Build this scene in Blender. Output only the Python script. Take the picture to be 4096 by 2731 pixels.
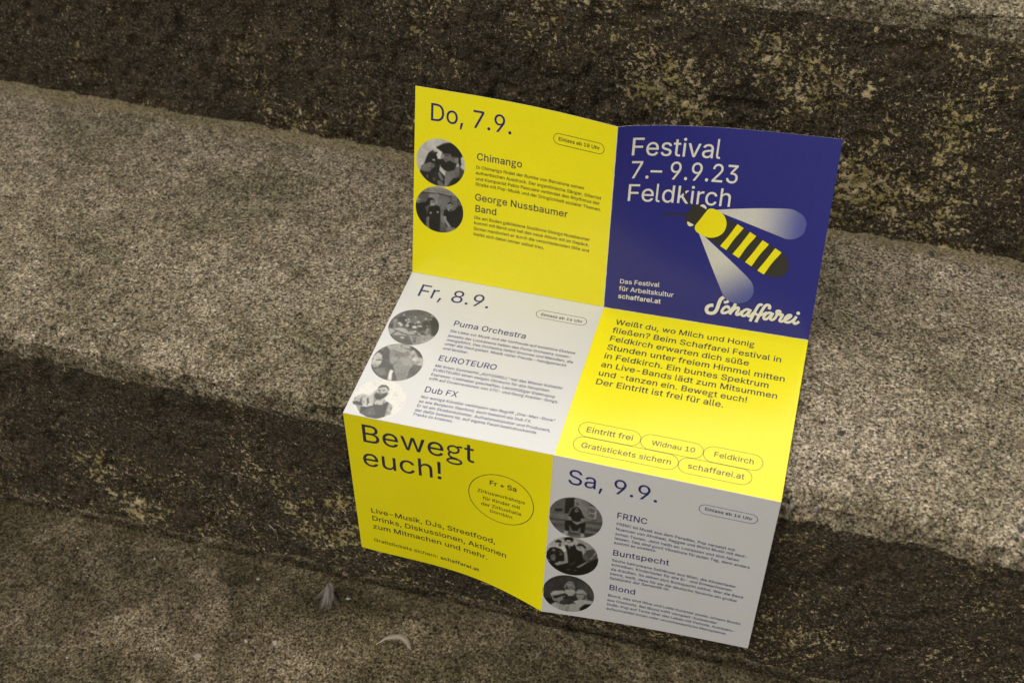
import bpy, math, json
import numpy as np
from mathutils import Matrix, Vector
from mathutils.geometry import delaunay_2d_cdt

# ------------------------------------------------------------------ camera, light, exposure
scene = bpy.context.scene
for o in list(bpy.data.objects):
    bpy.data.objects.remove(o)
COL = scene.collection

CAM_LOC = (0.14481, -0.5972, 0.64355)
RIGHT, DOWN, FWD = [[0.955193,0.295627,-0.014534],[0.198419,-0.675996,-0.70969],[-0.219629,0.675007,-0.704364]]
cam_data = bpy.data.cameras.new('camera')
cam_data.sensor_width = 36.0
cam_data.lens = 44.920
cam_data.clip_start = 0.02
cam_data.clip_end = 200.0
cam_data.dof.use_dof = True
cam_data.dof.focus_distance = 0.905
cam_data.dof.aperture_fstop = 8.0
cam = bpy.data.objects.new('camera', cam_data)
COL.objects.link(cam)
R = Vector(RIGHT).normalized(); F = Vector(FWD).normalized()
U = R.cross(F).normalized(); R = F.cross(U).normalized()
cam.matrix_world = Matrix(((R.x, U.x, -F.x, CAM_LOC[0]), (R.y, U.y, -F.y, CAM_LOC[1]),
                           (R.z, U.z, -F.z, CAM_LOC[2]), (0, 0, 0, 1)))
scene.camera = cam

SUN_ELEV = math.radians(60.0)
SUN_AZ = math.radians(-118.0)         # measured from +Y (the upper steps) towards +X: a veiled sun in front of the stairs, to the left
world = bpy.data.worlds.new('World')
scene.world = world
world.use_nodes = True
wt = world.node_tree
wt.nodes.clear()
w_out = wt.nodes.new('ShaderNodeOutputWorld')
w_bg = wt.nodes.new('ShaderNodeBackground')
w_hsv = wt.nodes.new('ShaderNodeHueSaturation')
w_sky = wt.nodes.new('ShaderNodeTexSky')
w_sky.sky_type = 'NISHITA'
w_sky.sun_disc = False
w_sky.sun_elevation = SUN_ELEV
w_sky.sun_rotation = SUN_AZ
w_sky.air_density = 1.0
w_sky.dust_density = 6.0
w_hsv.inputs['Saturation'].default_value = 0.12
w_hsv.inputs['Value'].default_value = 1.0
w_bg.inputs['Strength'].default_value = 0.15
wt.links.new(w_sky.outputs[0], w_hsv.inputs['Color'])
w_tint = wt.nodes.new('ShaderNodeMix')
w_tint.data_type = 'RGBA'; w_tint.blend_type = 'MULTIPLY'
w_tint.inputs[0].default_value = 1.0
w_tint.inputs[7].default_value = (1.0, 0.945, 0.84, 1.0)        # warm grey overcast
w_veil = wt.nodes.new('ShaderNodeMix')                         # the cloud deck evens the sky out
w_veil.data_type = 'RGBA'
w_veil.inputs[0].default_value = 0.6
w_veil.inputs[7].default_value = (5.0, 5.0, 5.0, 1.0)
wt.links.new(w_hsv.outputs[0], w_veil.inputs[6])
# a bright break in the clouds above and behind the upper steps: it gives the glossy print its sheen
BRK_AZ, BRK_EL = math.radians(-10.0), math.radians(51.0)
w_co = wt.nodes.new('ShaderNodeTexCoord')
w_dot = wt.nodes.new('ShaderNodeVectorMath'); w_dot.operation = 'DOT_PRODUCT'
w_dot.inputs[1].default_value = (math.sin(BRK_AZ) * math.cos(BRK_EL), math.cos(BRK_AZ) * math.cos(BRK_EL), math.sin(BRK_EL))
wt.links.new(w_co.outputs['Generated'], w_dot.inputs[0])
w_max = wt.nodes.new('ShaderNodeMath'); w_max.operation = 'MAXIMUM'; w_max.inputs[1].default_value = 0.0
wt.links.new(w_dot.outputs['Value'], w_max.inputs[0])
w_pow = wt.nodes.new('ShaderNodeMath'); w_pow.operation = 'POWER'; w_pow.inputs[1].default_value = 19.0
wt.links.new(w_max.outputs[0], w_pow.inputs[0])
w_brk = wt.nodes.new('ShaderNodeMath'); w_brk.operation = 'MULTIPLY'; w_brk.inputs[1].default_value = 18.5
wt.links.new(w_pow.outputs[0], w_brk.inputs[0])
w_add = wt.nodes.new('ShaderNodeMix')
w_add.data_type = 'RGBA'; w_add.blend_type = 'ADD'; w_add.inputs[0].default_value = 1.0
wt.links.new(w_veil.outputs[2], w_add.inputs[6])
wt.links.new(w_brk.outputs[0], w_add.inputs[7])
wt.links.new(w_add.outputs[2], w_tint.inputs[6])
wt.links.new(w_tint.outputs[2], w_bg.inputs['Color'])
wt.links.new(w_bg.outputs[0], w_out.inputs['Surface'])

sun_data = bpy.data.lights.new('sun', 'SUN')
sun_data.energy = 0.65
sun_data.angle = math.radians(40.0)
sun_data.color = (1.0, 0.985, 0.955)
sun = bpy.data.objects.new('sun', sun_data)
COL.objects.link(sun)
sdir = Vector((math.sin(SUN_AZ) * math.cos(SUN_ELEV), math.cos(SUN_AZ) * math.cos(SUN_ELEV), math.sin(SUN_ELEV)))
sun.rotation_euler = sdir.to_track_quat('Z', 'Y').to_euler()
sun.location = (0, 1.0, 2.0)

vs = scene.view_settings
vs.view_transform = 'Standard'
vs.look = 'None'
vs.exposure = 0.16
vs.gamma = 1.0
vs.use_curve_mapping = False
scene.cycles.max_bounces = 6

# ------------------------------------------------------------------ helpers
def tag(o, label=None, cat=None, group=None, kind=None):
    if label: o['label'] = label
    if cat: o['category'] = cat
    if group: o['group'] = group
    if kind: o['kind'] = kind
    return o

def empty(name, loc=(0, 0, 0)):
    o = bpy.data.objects.new(name, None)
    o.location = loc
    o.empty_display_size = 0.02
    COL.objects.link(o)
    return o

def world_of(o):
    b = Matrix.LocRotScale(o.location, o.rotation_euler, o.scale)
    return world_of(o.parent) @ o.matrix_parent_inverse @ b if o.parent else b

def mesh_obj(name, verts, faces, mats, parent=None, mat_idx=None, smooth=False):
    """one mesh object from world-space vertices; a child keeps its world place under its parent"""
    me = bpy.data.meshes.new(name)
    me.from_pydata([tuple(map(float, v)) for v in verts], [], [tuple(f) for f in faces])
    if not isinstance(mats, (list, tuple)): mats = [mats]
    for m in mats: me.materials.append(m)
    if mat_idx is not None: me.polygons.foreach_set('material_index', np.asarray(mat_idx, np.int32))
    if smooth: me.polygons.foreach_set('use_smooth', np.ones(len(me.polygons), bool))
    me.update()
    o = bpy.data.objects.new(name, me)
    COL.objects.link(o)
    if parent:
        o.parent = parent
        o.matrix_parent_inverse = world_of(parent).inverted()
    return o

def new_mat(name):
    m = bpy.data.materials.new(name)
    m.use_nodes = True
    nt = m.node_tree
    return m, nt, nt.nodes['Principled BSDF']

def ramp(nt, src, stops, interp='LINEAR'):
    r = nt.nodes.new('ShaderNodeValToRGB')
    r.color_ramp.interpolation = interp
    e = r.color_ramp.elements
    while len(e) > 1: e.remove(e[-1])
    for i, (p, c) in enumerate(stops):
        if i: el = e.new(p)
        else: el = e[0]; el.position = p
        el.color = c if len(c) == 4 else (*c, 1)
    nt.links.new(src, r.inputs[0])
    return r.outputs[0]

def noise(nt, co, scale, detail=3.0, rough=0.6, dist=0.0):
    n = nt.nodes.new('ShaderNodeTexNoise')
    n.inputs['Scale'].default_value = scale
    n.inputs['Detail'].default_value = detail
    n.inputs['Roughness'].default_value = rough
    n.inputs['Distortion'].default_value = dist
    nt.links.new(co, n.inputs['Vector'])
    return n.outputs[0]

def voronoi(nt, co, scale, rnd=1.0):
    n = nt.nodes.new('ShaderNodeTexVoronoi')
    n.inputs['Scale'].default_value = scale
    n.inputs['Randomness'].default_value = rnd
    nt.links.new(co, n.inputs['Vector'])
    return n.outputs['Distance'], n.outputs['Color']

def mix(nt, fac, a, b, mode='MIX'):
    n = nt.nodes.new('ShaderNodeMix')
    n.data_type = 'RGBA'; n.blend_type = mode
    for sock, v in ((n.inputs[0], fac), (n.inputs[6], a), (n.inputs[7], b)):
        if isinstance(v, bpy.types.NodeSocket): nt.links.new(v, sock)
        elif isinstance(v, (int, float)): sock.default_value = v
        else: sock.default_value = (*v, 1)
    return n.outputs[2]

def math_(nt, op, a, b=None, clamp=False):
    n = nt.nodes.new('ShaderNodeMath')
    n.operation = op; n.use_clamp = clamp
    for sock, v in ((n.inputs[0], a), (n.inputs[1], b)):
        if v is None: continue
        if isinstance(v, bpy.types.NodeSocket): nt.links.new(v, sock)
        else: sock.default_value = v
    return n.outputs[0]

def attr(nt, name):
    n = nt.nodes.new('ShaderNodeAttribute'); n.attribute_name = name
    return n

# lattice value noise for displacement
def _hash(ix, iy, iz, seed):
    h = (ix * 374761393 + iy * 668265263 + iz * 2147483647 + seed * 1274126177) & 0xffffffff
    h = ((h ^ (h >> 13)) * 1274126177) & 0xffffffff
    h = h ^ (h >> 16)
    return (h & 0xffff) / 65535.0
def vnoise(p, freq, seed=0):
    q = p * freq
    i = np.floor(q).astype(np.int64); f = q - i
    f = f * f * (3 - 2 * f)
    out = np.zeros(len(p))
    for dx in (0, 1):
        for dy in (0, 1):
            for dz in (0, 1):
                w = (f[:, 0] if dx else 1 - f[:, 0]) * (f[:, 1] if dy else 1 - f[:, 1]) * (f[:, 2] if dz else 1 - f[:, 2])
                out += w * _hash(i[:, 0] + dx, i[:, 1] + dy, i[:, 2] + dz, seed)
    return out * 2 - 1
def fbm(p, freq, octs, seed=0, gain=0.5):
    s = 0; a = 1.0
    for k in range(octs):
        s = s + a * vnoise(p, freq * 2 ** k, seed + k * 17); a *= gain
    return s
def sstep(a, b, x):
    t = np.clip((x - a) / (b - a), 0, 1); return t * t * (3 - 2 * t)

# ------------------------------------------------------------------ concrete
def concrete_material():
    m, nt, b = new_mat('weathered_concrete')
    tc = nt.nodes.new('ShaderNodeTexCoord')
    co = tc.outputs['Object']
    zone = attr(nt, 'zone')          # x: riser film, y: silt strip along a joint, z: rough arris
    sep = nt.nodes.new('ShaderNodeSeparateColor'); nt.links.new(zone.outputs['Color'], sep.inputs[0])
    zr, zs, ze = sep.outputs[0], sep.outputs[1], sep.outputs[2]
    # --- washed concrete with exposed sand
    n_sand = noise(nt, co, 500, 2.5, 0.62)
    n_mid = noise(nt, co, 300, 3, 0.62)
    n_big = noise(nt, co, 40, 4, 0.65)
    n_patch = noise(nt, co, 8.5, 4, 0.6, 0.4)
    vd, vc = voronoi(nt, co, 780)
    vsep = nt.nodes.new('ShaderNodeSeparateColor'); nt.links.new(vc, vsep.inputs[0])
    sand = ramp(nt, n_sand, [(0.34, (0.030, 0.028, 0.024)), (0.43, (0.092, 0.083, 0.066)), (0.50, (0.215, 0.19, 0.145)),
                             (0.57, (0.38, 0.34, 0.262)), (0.69, (0.56, 0.51, 0.415))])
    grain = ramp(nt, vsep.outputs[0], [(0.0, (0.030, 0.028, 0.024)), (0.20, (0.085, 0.072, 0.055)), (0.34, (0.26, 0.225, 0.165)),
                                       (0.55, (0.46, 0.405, 0.30)), (0.74, (0.17, 0.155, 0.13)), (0.86, (0.27, 0.19, 0.12)),
                                       (0.94, (0.52, 0.48, 0.41)), (0.985, (0.70, 0.68, 0.64))], 'CONSTANT')
    base = mix(nt, 0.52, sand, grain)
    # pits between the grains
    pit = ramp(nt, n_mid, [(0.36, (1, 1, 1)), (0.45, (0, 0, 0))])
    base = mix(nt, math_(nt, 'MULTIPLY', pit, 0.6), base, (0.042, 0.036, 0.026))
    gd, gc = voronoi(nt, co, 290)
    gsep = nt.nodes.new('ShaderNodeSeparateColor'); nt.links.new(gc, gsep.inputs[0])
    gcol = ramp(nt, gsep.outputs[1], [(0.0, (0.030, 0.029, 0.030)), (0.38, (0.060, 0.052, 0.048)), (0.6, (0.12, 0.085, 0.062)), (0.76, (0.17, 0.155, 0.15)), (0.9, (0.50, 0.45, 0.38))], 'CONSTANT')
    gsel = math_(nt, 'MULTIPLY', math_(nt, 'LESS_THAN', gsep.outputs[0], 0.24), math_(nt, 'LESS_THAN', math_(nt, 'ADD', gd, math_(nt, 'MULTIPLY', math_(nt, 'SUBTRACT', n_sand, 0.5), 0.5)), 0.36))
    base = mix(nt, math_(nt, 'MULTIPLY', gsel, 0.85), base, gcol)
    dirt = ramp(nt, n_big, [(0.34, (0.74, 0.72, 0.67)), (0.64, (1.06, 1.04, 1.0))])
    base = mix(nt, 1.0, base, dirt, 'MULTIPLY')
    mottle = ramp(nt, noise(nt, co, 105, 4, 0.7, 0.3), [(0.36, (0.70, 0.685, 0.65)), (0.50, (0.97, 0.96, 0.945)), (0.64, (1.18, 1.16, 1.12))])
    base = mix(nt, 1.0, base, mottle, 'MULTIPLY')
    algae = ramp(nt, n_patch, [(0.38, (0.68, 0.69, 0.63)), (0.50, (0.90, 0.89, 0.86)), (0.62, (1.06, 1.05, 1.06))])
    base = mix(nt, 1.0, base, algae, 'MULTIPLY')
    # the damp lower step carries more algae
    wet = attr(nt, 'damp')
    base = mix(nt, math_(nt, 'MULTIPLY', wet.outputs['Fac'], 0.9), base,
               mix(nt, 1.0, base, ramp(nt, noise(nt, co, 13, 5, 0.66, 0.6), [(0.37, (0.26, 0.26, 0.20)), (0.47, (0.42, 0.40, 0.335)), (0.54, (0.62, 0.585, 0.53)), (0.64, (0.88, 0.84, 0.79))]), 'MULTIPLY'))
    wear = attr(nt, 'wear')
    base = mix(nt, wear.outputs['Fac'], base, mix(nt, 1.0, base, (1.34, 1.34, 1.40), 'MULTIPLY'))
    # pebbles in the mix
    pd, pc = voronoi(nt, co, 78)
    psep = nt.nodes.new('ShaderNodeSeparateColor'); nt.links.new(pc, psep.inputs[0])
    pcol = ramp(nt, psep.outputs[1], [(0.0, (0.040, 0.038, 0.038)), (0.34, (0.075, 0.070, 0.068)), (0.5, (0.17, 0.15, 0.13)), (0.66, (0.30, 0.23, 0.17)), (0.88, (0.32, 0.28, 0.235)), (0.975, (0.40, 0.37, 0.33))], 'CONSTANT')
    psel = math_(nt, 'LESS_THAN', psep.outputs[0], 0.11)
    prad = math_(nt, 'LESS_THAN', math_(nt, 'ADD', pd, math_(nt, 'MULTIPLY', math_(nt, 'SUBTRACT', n_mid, 0.5), 0.5)),
                 math_(nt, 'ADD', 0.08, math_(nt, 'MULTIPLY', psep.outputs[2], 0.13)))
    pfac = math_(nt, 'MULTIPLY', psel, prad)
    base = mix(nt, math_(nt, 'MULTIPLY', pfac, 0.85), base, pcol)
    # tiny bright chips
    cd, cc = voronoi(nt, co, 135)
    csep = nt.nodes.new('ShaderNodeSeparateColor'); nt.links.new(cc, csep.inputs[0])
    cfac = math_(nt, 'MULTIPLY', math_(nt, 'LESS_THAN', csep.outputs[0], 0.075), math_(nt, 'LESS_THAN', math_(nt, 'ADD', cd, math_(nt, 'MULTIPLY', math_(nt, 'SUBTRACT', n_mid, 0.5), 0.35)), math_(nt, 'ADD', 0.05, math_(nt, 'MULTIPLY', csep.outputs[2], 0.10))))
    base = mix(nt, cfac, base, mix(nt, csep.outputs[1], (0.30, 0.25, 0.19), (0.56, 0.54, 0.50)))
    # silt and dry moss along the back of a tread
    silt = ramp(nt, n_sand, [(0.3, (0.10, 0.083, 0.045)), (0.5, (0.20, 0.165, 0.09)), (0.7, (0.32, 0.265, 0.15))])
    sfac = math_(nt, 'MULTIPLY', zs, ramp(nt, n_mid, [(0.36, (0.1, 0.1, 0.1)), (0.52, (1, 1, 1))]), True)
    base = mix(nt, sfac, base, silt)
    # rough arris: broken edge, half grown over
    a_n = noise(nt, co, 95, 5, 0.7, 0.3)
    afac = math_(nt, 'MULTIPLY', ze, ramp(nt, a_n, [(0.44, (1, 1, 1)), (0.60, (0.25, 0.25, 0.25))]), True)
    base = mix(nt, math_(nt, 'MULTIPLY', afac, 0.45), base, mix(nt, 1.0, base, ramp(nt, n_mid, [(0.36, (0.14, 0.14, 0.10)), (0.50, (0.36, 0.345, 0.26)), (0.62, (0.75, 0.70, 0.55))]), 'MULTIPLY'))
    # --- riser: black biofilm with lichen and bare cement showing through
    film = ramp(nt, n_sand, [(0.34, (0.017, 0.0155, 0.012)), (0.48, (0.038, 0.032, 0.023)), (0.60, (0.078, 0.064, 0.042)), (0.72, (0.17, 0.138, 0.085))])
    brown = noise(nt, co, 30, 5, 0.68)
    film = mix(nt, ramp(nt, brown, [(0.50, (0, 0, 0)), (0.66, (0.55, 0.55, 0.55))]), film, ramp(nt, n_mid, [(0.38, (0.022, 0.017, 0.012)), (0.50, (0.065, 0.048, 0.031)), (0.64, (0.17, 0.125, 0.077))]))
    l1 = noise(nt, co, 150, 5, 0.76, 0.1)
    l2 = noise(nt, co, 360, 3, 0.65)
    l3 = noise(nt, co, 15, 4, 0.62, 0.5)
    dens = attr(nt, 'lichen')
    clus = math_(nt, 'ADD', math_(nt, 'MULTIPLY', math_(nt, 'SUBTRACT', l3, 0.5), 0.50), math_(nt, 'MULTIPLY', dens.outputs['Fac'], 0.11))
    th = math_(nt, 'ADD', math_(nt, 'ADD', math_(nt, 'MULTIPLY', l1, 0.72), math_(nt, 'MULTIPLY', l2, 0.28)), clus)
    lfac = ramp(nt, th, [(0.575, (0, 0, 0)), (0.605, (0.8, 0.8, 0.8)), (0.66, (1, 1, 1))])
    fine = ramp(nt, math_(nt, 'ADD', l2, math_(nt, 'MULTIPLY', clus, 0.6)), [(0.605, (0, 0, 0)), (0.64, (0.9, 0.9, 0.9))])
    lfac = math_(nt, 'MAXIMUM', lfac, fine)
    hue = noise(nt, co, 60, 3, 0.6)
    lich = mix(nt, ramp(nt, hue, [(0.44, (0, 0, 0)), (0.56, (1, 1, 1))]), (0.50, 0.405, 0.24), (0.37, 0.31, 0.13))
    lich = mix(nt, math_(nt, 'MULTIPLY', ramp(nt, n_mid, [(0.38, (1, 1, 1)), (0.55, (0, 0, 0))]), 0.75), lich, (0.08, 0.066, 0.042))
    riser = mix(nt, lfac, film, lich)
    rp = math_(nt, 'MULTIPLY', pfac, 0.5)
    riser = mix(nt, rp, riser, (0.20, 0.15, 0.10))
    rfac = ramp(nt, math_(nt, 'ADD', zr, math_(nt, 'MULTIPLY', math_(nt, 'SUBTRACT', a_n, 0.5), 0.40)), [(0.45, (0, 0, 0)), (0.55, (1, 1, 1))])
    col = mix(nt, rfac, base, riser)
    nt.links.new(col, b.inputs['Base Color'])
    b.inputs['Roughness'].default_value = 0.95
    b.inputs['Specular IOR Level'].default_value = 0.15
    # bump: grains and pits
    h = math_(nt, 'ADD', math_(nt, 'MULTIPLY', n_mid, 0.9), math_(nt, 'MULTIPLY', n_sand, 0.55))
    h = math_(nt, 'ADD', h, math_(nt, 'MULTIPLY', pfac, 0.10))
    h = math_(nt, 'ADD', h, math_(nt, 'MULTIPLY', l1, 0.7))
    bp = nt.nodes.new('ShaderNodeBump')
    bp.inputs['Strength'].default_value = 0.85
    bp.inputs['Distance'].default_value = 0.0024
    nt.links.new(h, bp.inputs['Height'])
    nt.links.new(bp.outputs[0], b.inputs['Normal'])
    return m

CONCRETE = concrete_material()
X0, X1 = -1.05, 0.80

def resample(P, d):
    P = np.array(P, float)
    seg = np.linalg.norm(np.diff(P, axis=0), axis=1); s = np.r_[0, np.cumsum(seg)]
    t = np.linspace(0, s[-1], int(s[-1] / d) + 1)
    return np.stack([np.interp(t, s, P[:, 0]), np.interp(t, s, P[:, 1])], 1)

def step(name, profile_fn, y_nose, z_top, y_back, z_low, label, damp, seed, edge_fn, d=0.0015):
    """a cast concrete step: its tread and riser profile swept along X with chips and pits pushed into the mesh"""
    xs = np.arange(X0, X1 + 1e-6, 0.0017)
    prof = resample(profile_fn(0.0), d)
    n, k = len(xs), len(prof)
    V = np.zeros((n, k, 3))
    for i, x in enumerate(xs):
        pr = resample(profile_fn(x), d)
        t = np.linspace(0, 1, k); tt = np.linspace(0, 1, len(pr))
        V[i, :, 0] = x
        V[i, :, 1] = np.interp(t, tt, pr[:, 0]); V[i, :, 2] = np.interp(t, tt, pr[:, 1])
    T = np.gradient(V, axis=1); N = np.stack([np.zeros((n, k)), T[:, :, 2], -T[:, :, 1]], 2)
    N /= np.linalg.norm(N, axis=2)[:, :, None] + 1e-12
    P = V.reshape(-1, 3); N = N.reshape(-1, 3)
    if N[10, 2] < 0: N = -N
    up = np.clip(N[:, 2], 0, 1)
    dist_nose = np.hypot(P[:, 1] - y_nose, P[:, 2] - z_top)
    near = 1 - sstep(0.006, 0.030, dist_nose)
    disp = 0.0016 * fbm(P, 22, 2, seed) * (1 - 0.75 * up) + 0.0007 * fbm(P, 150, 3, seed + 5)
    disp = disp - near * 0.0012 * np.abs(fbm(P, 90, 3, seed + 9)) - near * 0.0040 * sstep(0.30, 0.42, fbm(P, 60, 3, seed + 13)) - near * 0.0034 * sstep(0.46, 0.54, fbm(P, 26, 3, seed + 15)) - near * 0.0016 * sstep(0.2, 0.5, vnoise(P, 230, seed + 17))
    rough = (1 - up) * (1 - near)
    disp = disp + rough * (0.0017 * fbm(P, 75, 3, seed + 21) - 0.0040 * sstep(0.45, 0.85, vnoise(P, 62, seed + 23)) - 0.0022 * sstep(0.35, 0.8, vnoise(P, 150, seed + 25)) - 0.0022 * sstep(0.94, 0.995, 1 - np.abs(fbm(P, 26, 3, seed + 27))))
    disp = np.minimum(disp, np.where(up > 0.9, 0.0026, 0.0006))
    P2 = P + N * disp[:, None]
    idx = np.arange(n * k).reshape(n, k)
    q = np.stack([idx[:-1, :-1], idx[1:, :-1], idx[1:, 1:], idx[:-1, 1:]], -1).reshape(-1, 4)
    me = bpy.data.meshes.new(name)
    me.vertices.add(n * k); me.vertices.foreach_set('co', P2.astype(np.float32).ravel())
    me.loops.add(q.size); me.loops.foreach_set('vertex_index', q.astype(np.int32).ravel())
    me.polygons.add(len(q)); me.polygons.foreach_set('loop_start', np.arange(0, q.size, 4, dtype=np.int32))
    me.polygons.foreach_set('use_smooth', np.ones(len(q), bool))
    me.update(calc_edges=True); me.validate()
    za = me.attributes.new('zone', 'FLOAT_COLOR', 'POINT')
    zc = np.ones((n * k, 4), np.float32)
    drop = z_top - P[:, 2]
    zc[:, 0] = sstep(0.013, 0.022, drop)
    zc[:, 1] = (1 - sstep(0.006, 0.020, y_back - P[:, 1] + 0.004 * fbm(P, 18, 2, seed + 31))) * up * (0.8 if damp == 0 else 0.12)
    edge = np.interp(P[:, 0], xs, [edge_fn(x) for x in xs]) + 0.0035 * fbm(P, 45, 3, seed + 51)
    zc[:, 2] = sstep(-0.003, 0.003, edge - P[:, 1]) if edge_fn(0.0) > -0.3 else near
    za.data.foreach_set('color', zc.ravel())
    da = me.attributes.new('damp', 'FLOAT', 'POINT'); da.data.foreach_set('value', np.full(n * k, damp, np.float32))
    wa = me.attributes.new('wear', 'FLOAT', 'POINT')
    wa.data.foreach_set('value', ((sstep(-0.25, 0.22, P[:, 0] + 0.3 * (z_top - P[:, 2])) * (1 - damp) * (0.9 + 0.1 * vnoise(P, 9, seed + 40)) + near * 0.1) * (1 if damp == 0 else 0.5)).astype(np.float32))
    la = me.attributes.new('lichen', 'FLOAT', 'POINT')
    rel = np.clip((z_top - P[:, 2]) / max(z_top - z_low, 1e-3), 0, 1)
    la.data.foreach_set('value', (LICHEN[name](P, rel)).astype(np.float32))
    me.materials.append(CONCRETE)
    o = bpy.data.objects.new('concrete_step', me)
    COL.objects.link(o)
    tag(o, label, 'step', 'cast concrete steps of the stair', 'structure')
    return o

LICHEN = {
    'upper': lambda P, rel: -0.75 + 0.85 * sstep(-0.42, 0.02, P[:, 0]) + 0.45 * sstep(0.55, 1.0, rel) - 0.30 * sstep(0.10, 0.32, P[:, 0]),
    'middle': lambda P, rel: -0.50 + 0.75 * sstep(0.35, 0.85, rel) - 0.1 * sstep(0.1, 0.3, P[:, 0]),
    'lower': lambda P, rel: 0 * rel,
}
ZT = -0.0028                 # middle tread; the paper lies just above its highest grains
ZU, ZL = 0.197, -0.191
def inset(x): return float(np.interp(x, [-0.6, -0.41, -0.18, 0.10, 0.155, 0.30], [0.002, 0.003, 0.005, 0.006, 0.012, 0.015]))
def face_y(x): return float(np.interp(x, [-0.55, -0.16, -0.12, 0.0, 0.14, 0.18, 0.40], [-0.0815, -0.0755, -0.0745, -0.0715, -0.0665, -0.0665, -0.0690]))
def prof_mid(x):
    i = inset(x); y = face_y(x)
    return [(0.240, ZT), (y + i, ZT), (y + 0.0005 + i * 0.35, ZT - 0.004), (y, ZT - 0.015), (y + 0.0015, ZT - 0.05), (y - 0.002, -0.20), (y - 0.002, -0.235)]
def prof_up(x):
    i = inset(x - 0.1) * 0.9
    return [(0.52, ZU + 0.004), (0.211 + i, ZU + 0.003), (0.2105 + i * 0.3, ZU - 0.003), (0.211, ZU - 0.016), (0.2125, 0.10), (0.213, -0.02), (0.213, -0.05)]
def joint_dz(x): return float(np.interp(x, [-0.6, -0.2, 0.2], [-0.014, -0.001, 0.001]))
def prof_low(x):
    dz = joint_dz(x); y = face_y(x) - 0.002
    return [(-0.040, ZL + dz + 0.001), (y - 0.0005, ZL + dz + 0.001), (y - 0.0025, ZL + dz - 0.008), (y - 0.005, ZL + dz - 0.008), (y - 0.007, ZL + dz),
            (-0.36, ZL + dz), (-0.372, ZL + dz - 0.012), (-0.372, ZL - 0.20)]
step('upper', prof_up, 0.211, ZU, 0.6, 0.0, 'upper concrete step with a tall dark lichen speckled riser behind the flyer', 0.0, 3, lambda x: 0.211 + inset(x - 0.1) * 0.9)
step('middle', prof_mid, -0.0720, ZT, 0.2125, ZL, 'middle concrete step with a pale sandy tread that carries the flyer', 0.0, 11, lambda x: face_y(x) + inset(x))
step('lower', prof_low, -0.372, ZL, -0.085, -0.39, 'lowest concrete step, damp and mossy, with two downy feathers on it', 1.0, 27, lambda x: -0.372)

# the paving at the foot of the stair, below the picture's lower edge
gp = mesh_obj('ground', [(-4, -5, -0.39), (4, -5, -0.39), (4, -0.36, -0.39), (-4, -0.36, -0.39)], [(0, 1, 2, 3)], CONCRETE)
tag(gp, None, None, None, 'structure')

# ------------------------------------------------------------------ the flyer: six square panels of one folded sheet
PW = np.array(json.loads('[[-0.15017,0.10386,0.14399],[-0.0025,0.09208,0.14626],[0.14171,0.12555,0.1418],[-0.15036,0.06942,4e-05],[-0.00218,0.07365,-0.001],[0.14631,0.07855,0.00163],[-0.14561,-0.07846,0.00029],[0.00168,-0.0739,0.00033],[0.15017,-0.06926,-0.00129],[-0.14592,-0.082,-0.14758],[0.00112,-0.09917,-0.14567],[0.14868,-0.08509,-0.14821]]'))
S = 148.0                                            # a panel is 148 mm square
def bulge(r, c, u, v):
    u = np.clip(u, 0, 1); v = np.clip(v, 0, 1)
    if (r, c) == (0, 0): return 0.0036 * np.sin(np.pi * u ** 1.1) * (1 - v) ** 1.4
    if (r, c) == (0, 1): return 0.0058 * np.sin(np.pi * u ** 0.75) * (1 - v) ** 1.4
    if (r, c) == (2, 0): return 0.0076 * np.sin(np.pi * u ** 1.25) * v ** 1.4
    if (r, c) == (2, 1): return 0.0016 * np.sin(np.pi * u ** 0.8) * v ** 1.4
    return 0 * u
def surf(r, c, x, y, off=0.0):
    """paper surface of panel (r, c) at x, y millimetres from its upper left corner, lifted by off along the normal"""
    u = np.asarray(x, float) / S; v = np.asarray(y, float) / S
    a, b, d, e = PW[r * 3 + c], PW[r * 3 + c + 1], PW[r * 3 + c + 3], PW[r * 3 + c + 4]
    def at(u, v):
        q = a * ((1 - u) * (1 - v))[..., None] + b * (u * (1 - v))[..., None] + d * ((1 - u) * v)[..., None] + e * (u * v)[..., None]
        q[..., 1] += bulge(r, c, u, v)
        return q
    p = at(u, v)
    if np.any(off):
        n = np.cross(at(u, v + .01) - at(u, v - .01), at(u + .01, v) - at(u - .01, v))
        n /= np.linalg.norm(n, axis=-1)[..., None]
        p = p + n * (off if np.isscalar(off) else np.asarray(off)[..., None])
    return p

def ink(name, col, rough=0.45, spec=0.25, grain=0.06):
    m, nt, b = new_mat(name)
    tc = nt.nodes.new('ShaderNodeTexCoord')
    n = noise(nt, tc.outputs['Object'], 1900, 2, 0.6)
    n2 = noise(nt, tc.outputs['Object'], 24, 3, 0.5)
    g = ramp(nt, n, [(0.3, (1 - grain,) * 3), (0.7, (1 + grain,) * 3)])
    g2 = ramp(nt, n2, [(0.3, (0.985,) * 3), (0.7, (1.015,) * 3)])
    c = mix(nt, 1.0, mix(nt, 1.0, col, g, 'MULTIPLY'), g2, 'MULTIPLY')
    nt.links.new(c, b.inputs['Base Color'])
    b.inputs['Roughness'].default_value = rough
    b.inputs['Specular IOR Level'].default_value = spec
    b.inputs['Coat Weight'].default_value = 0.6; b.inputs['Coat IOR'].default_value = 1.5
    b.inputs['Coat Roughness'].default_value = 0.20
    bp = nt.nodes.new('ShaderNodeBump'); bp.inputs['Strength'].default_value = 0.12; bp.inputs['Distance'].default_value = 0.0003
    nt.links.new(n, bp.inputs['Height']); nt.links.new(bp.outputs[0], b.inputs['Normal'])
    return m
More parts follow.
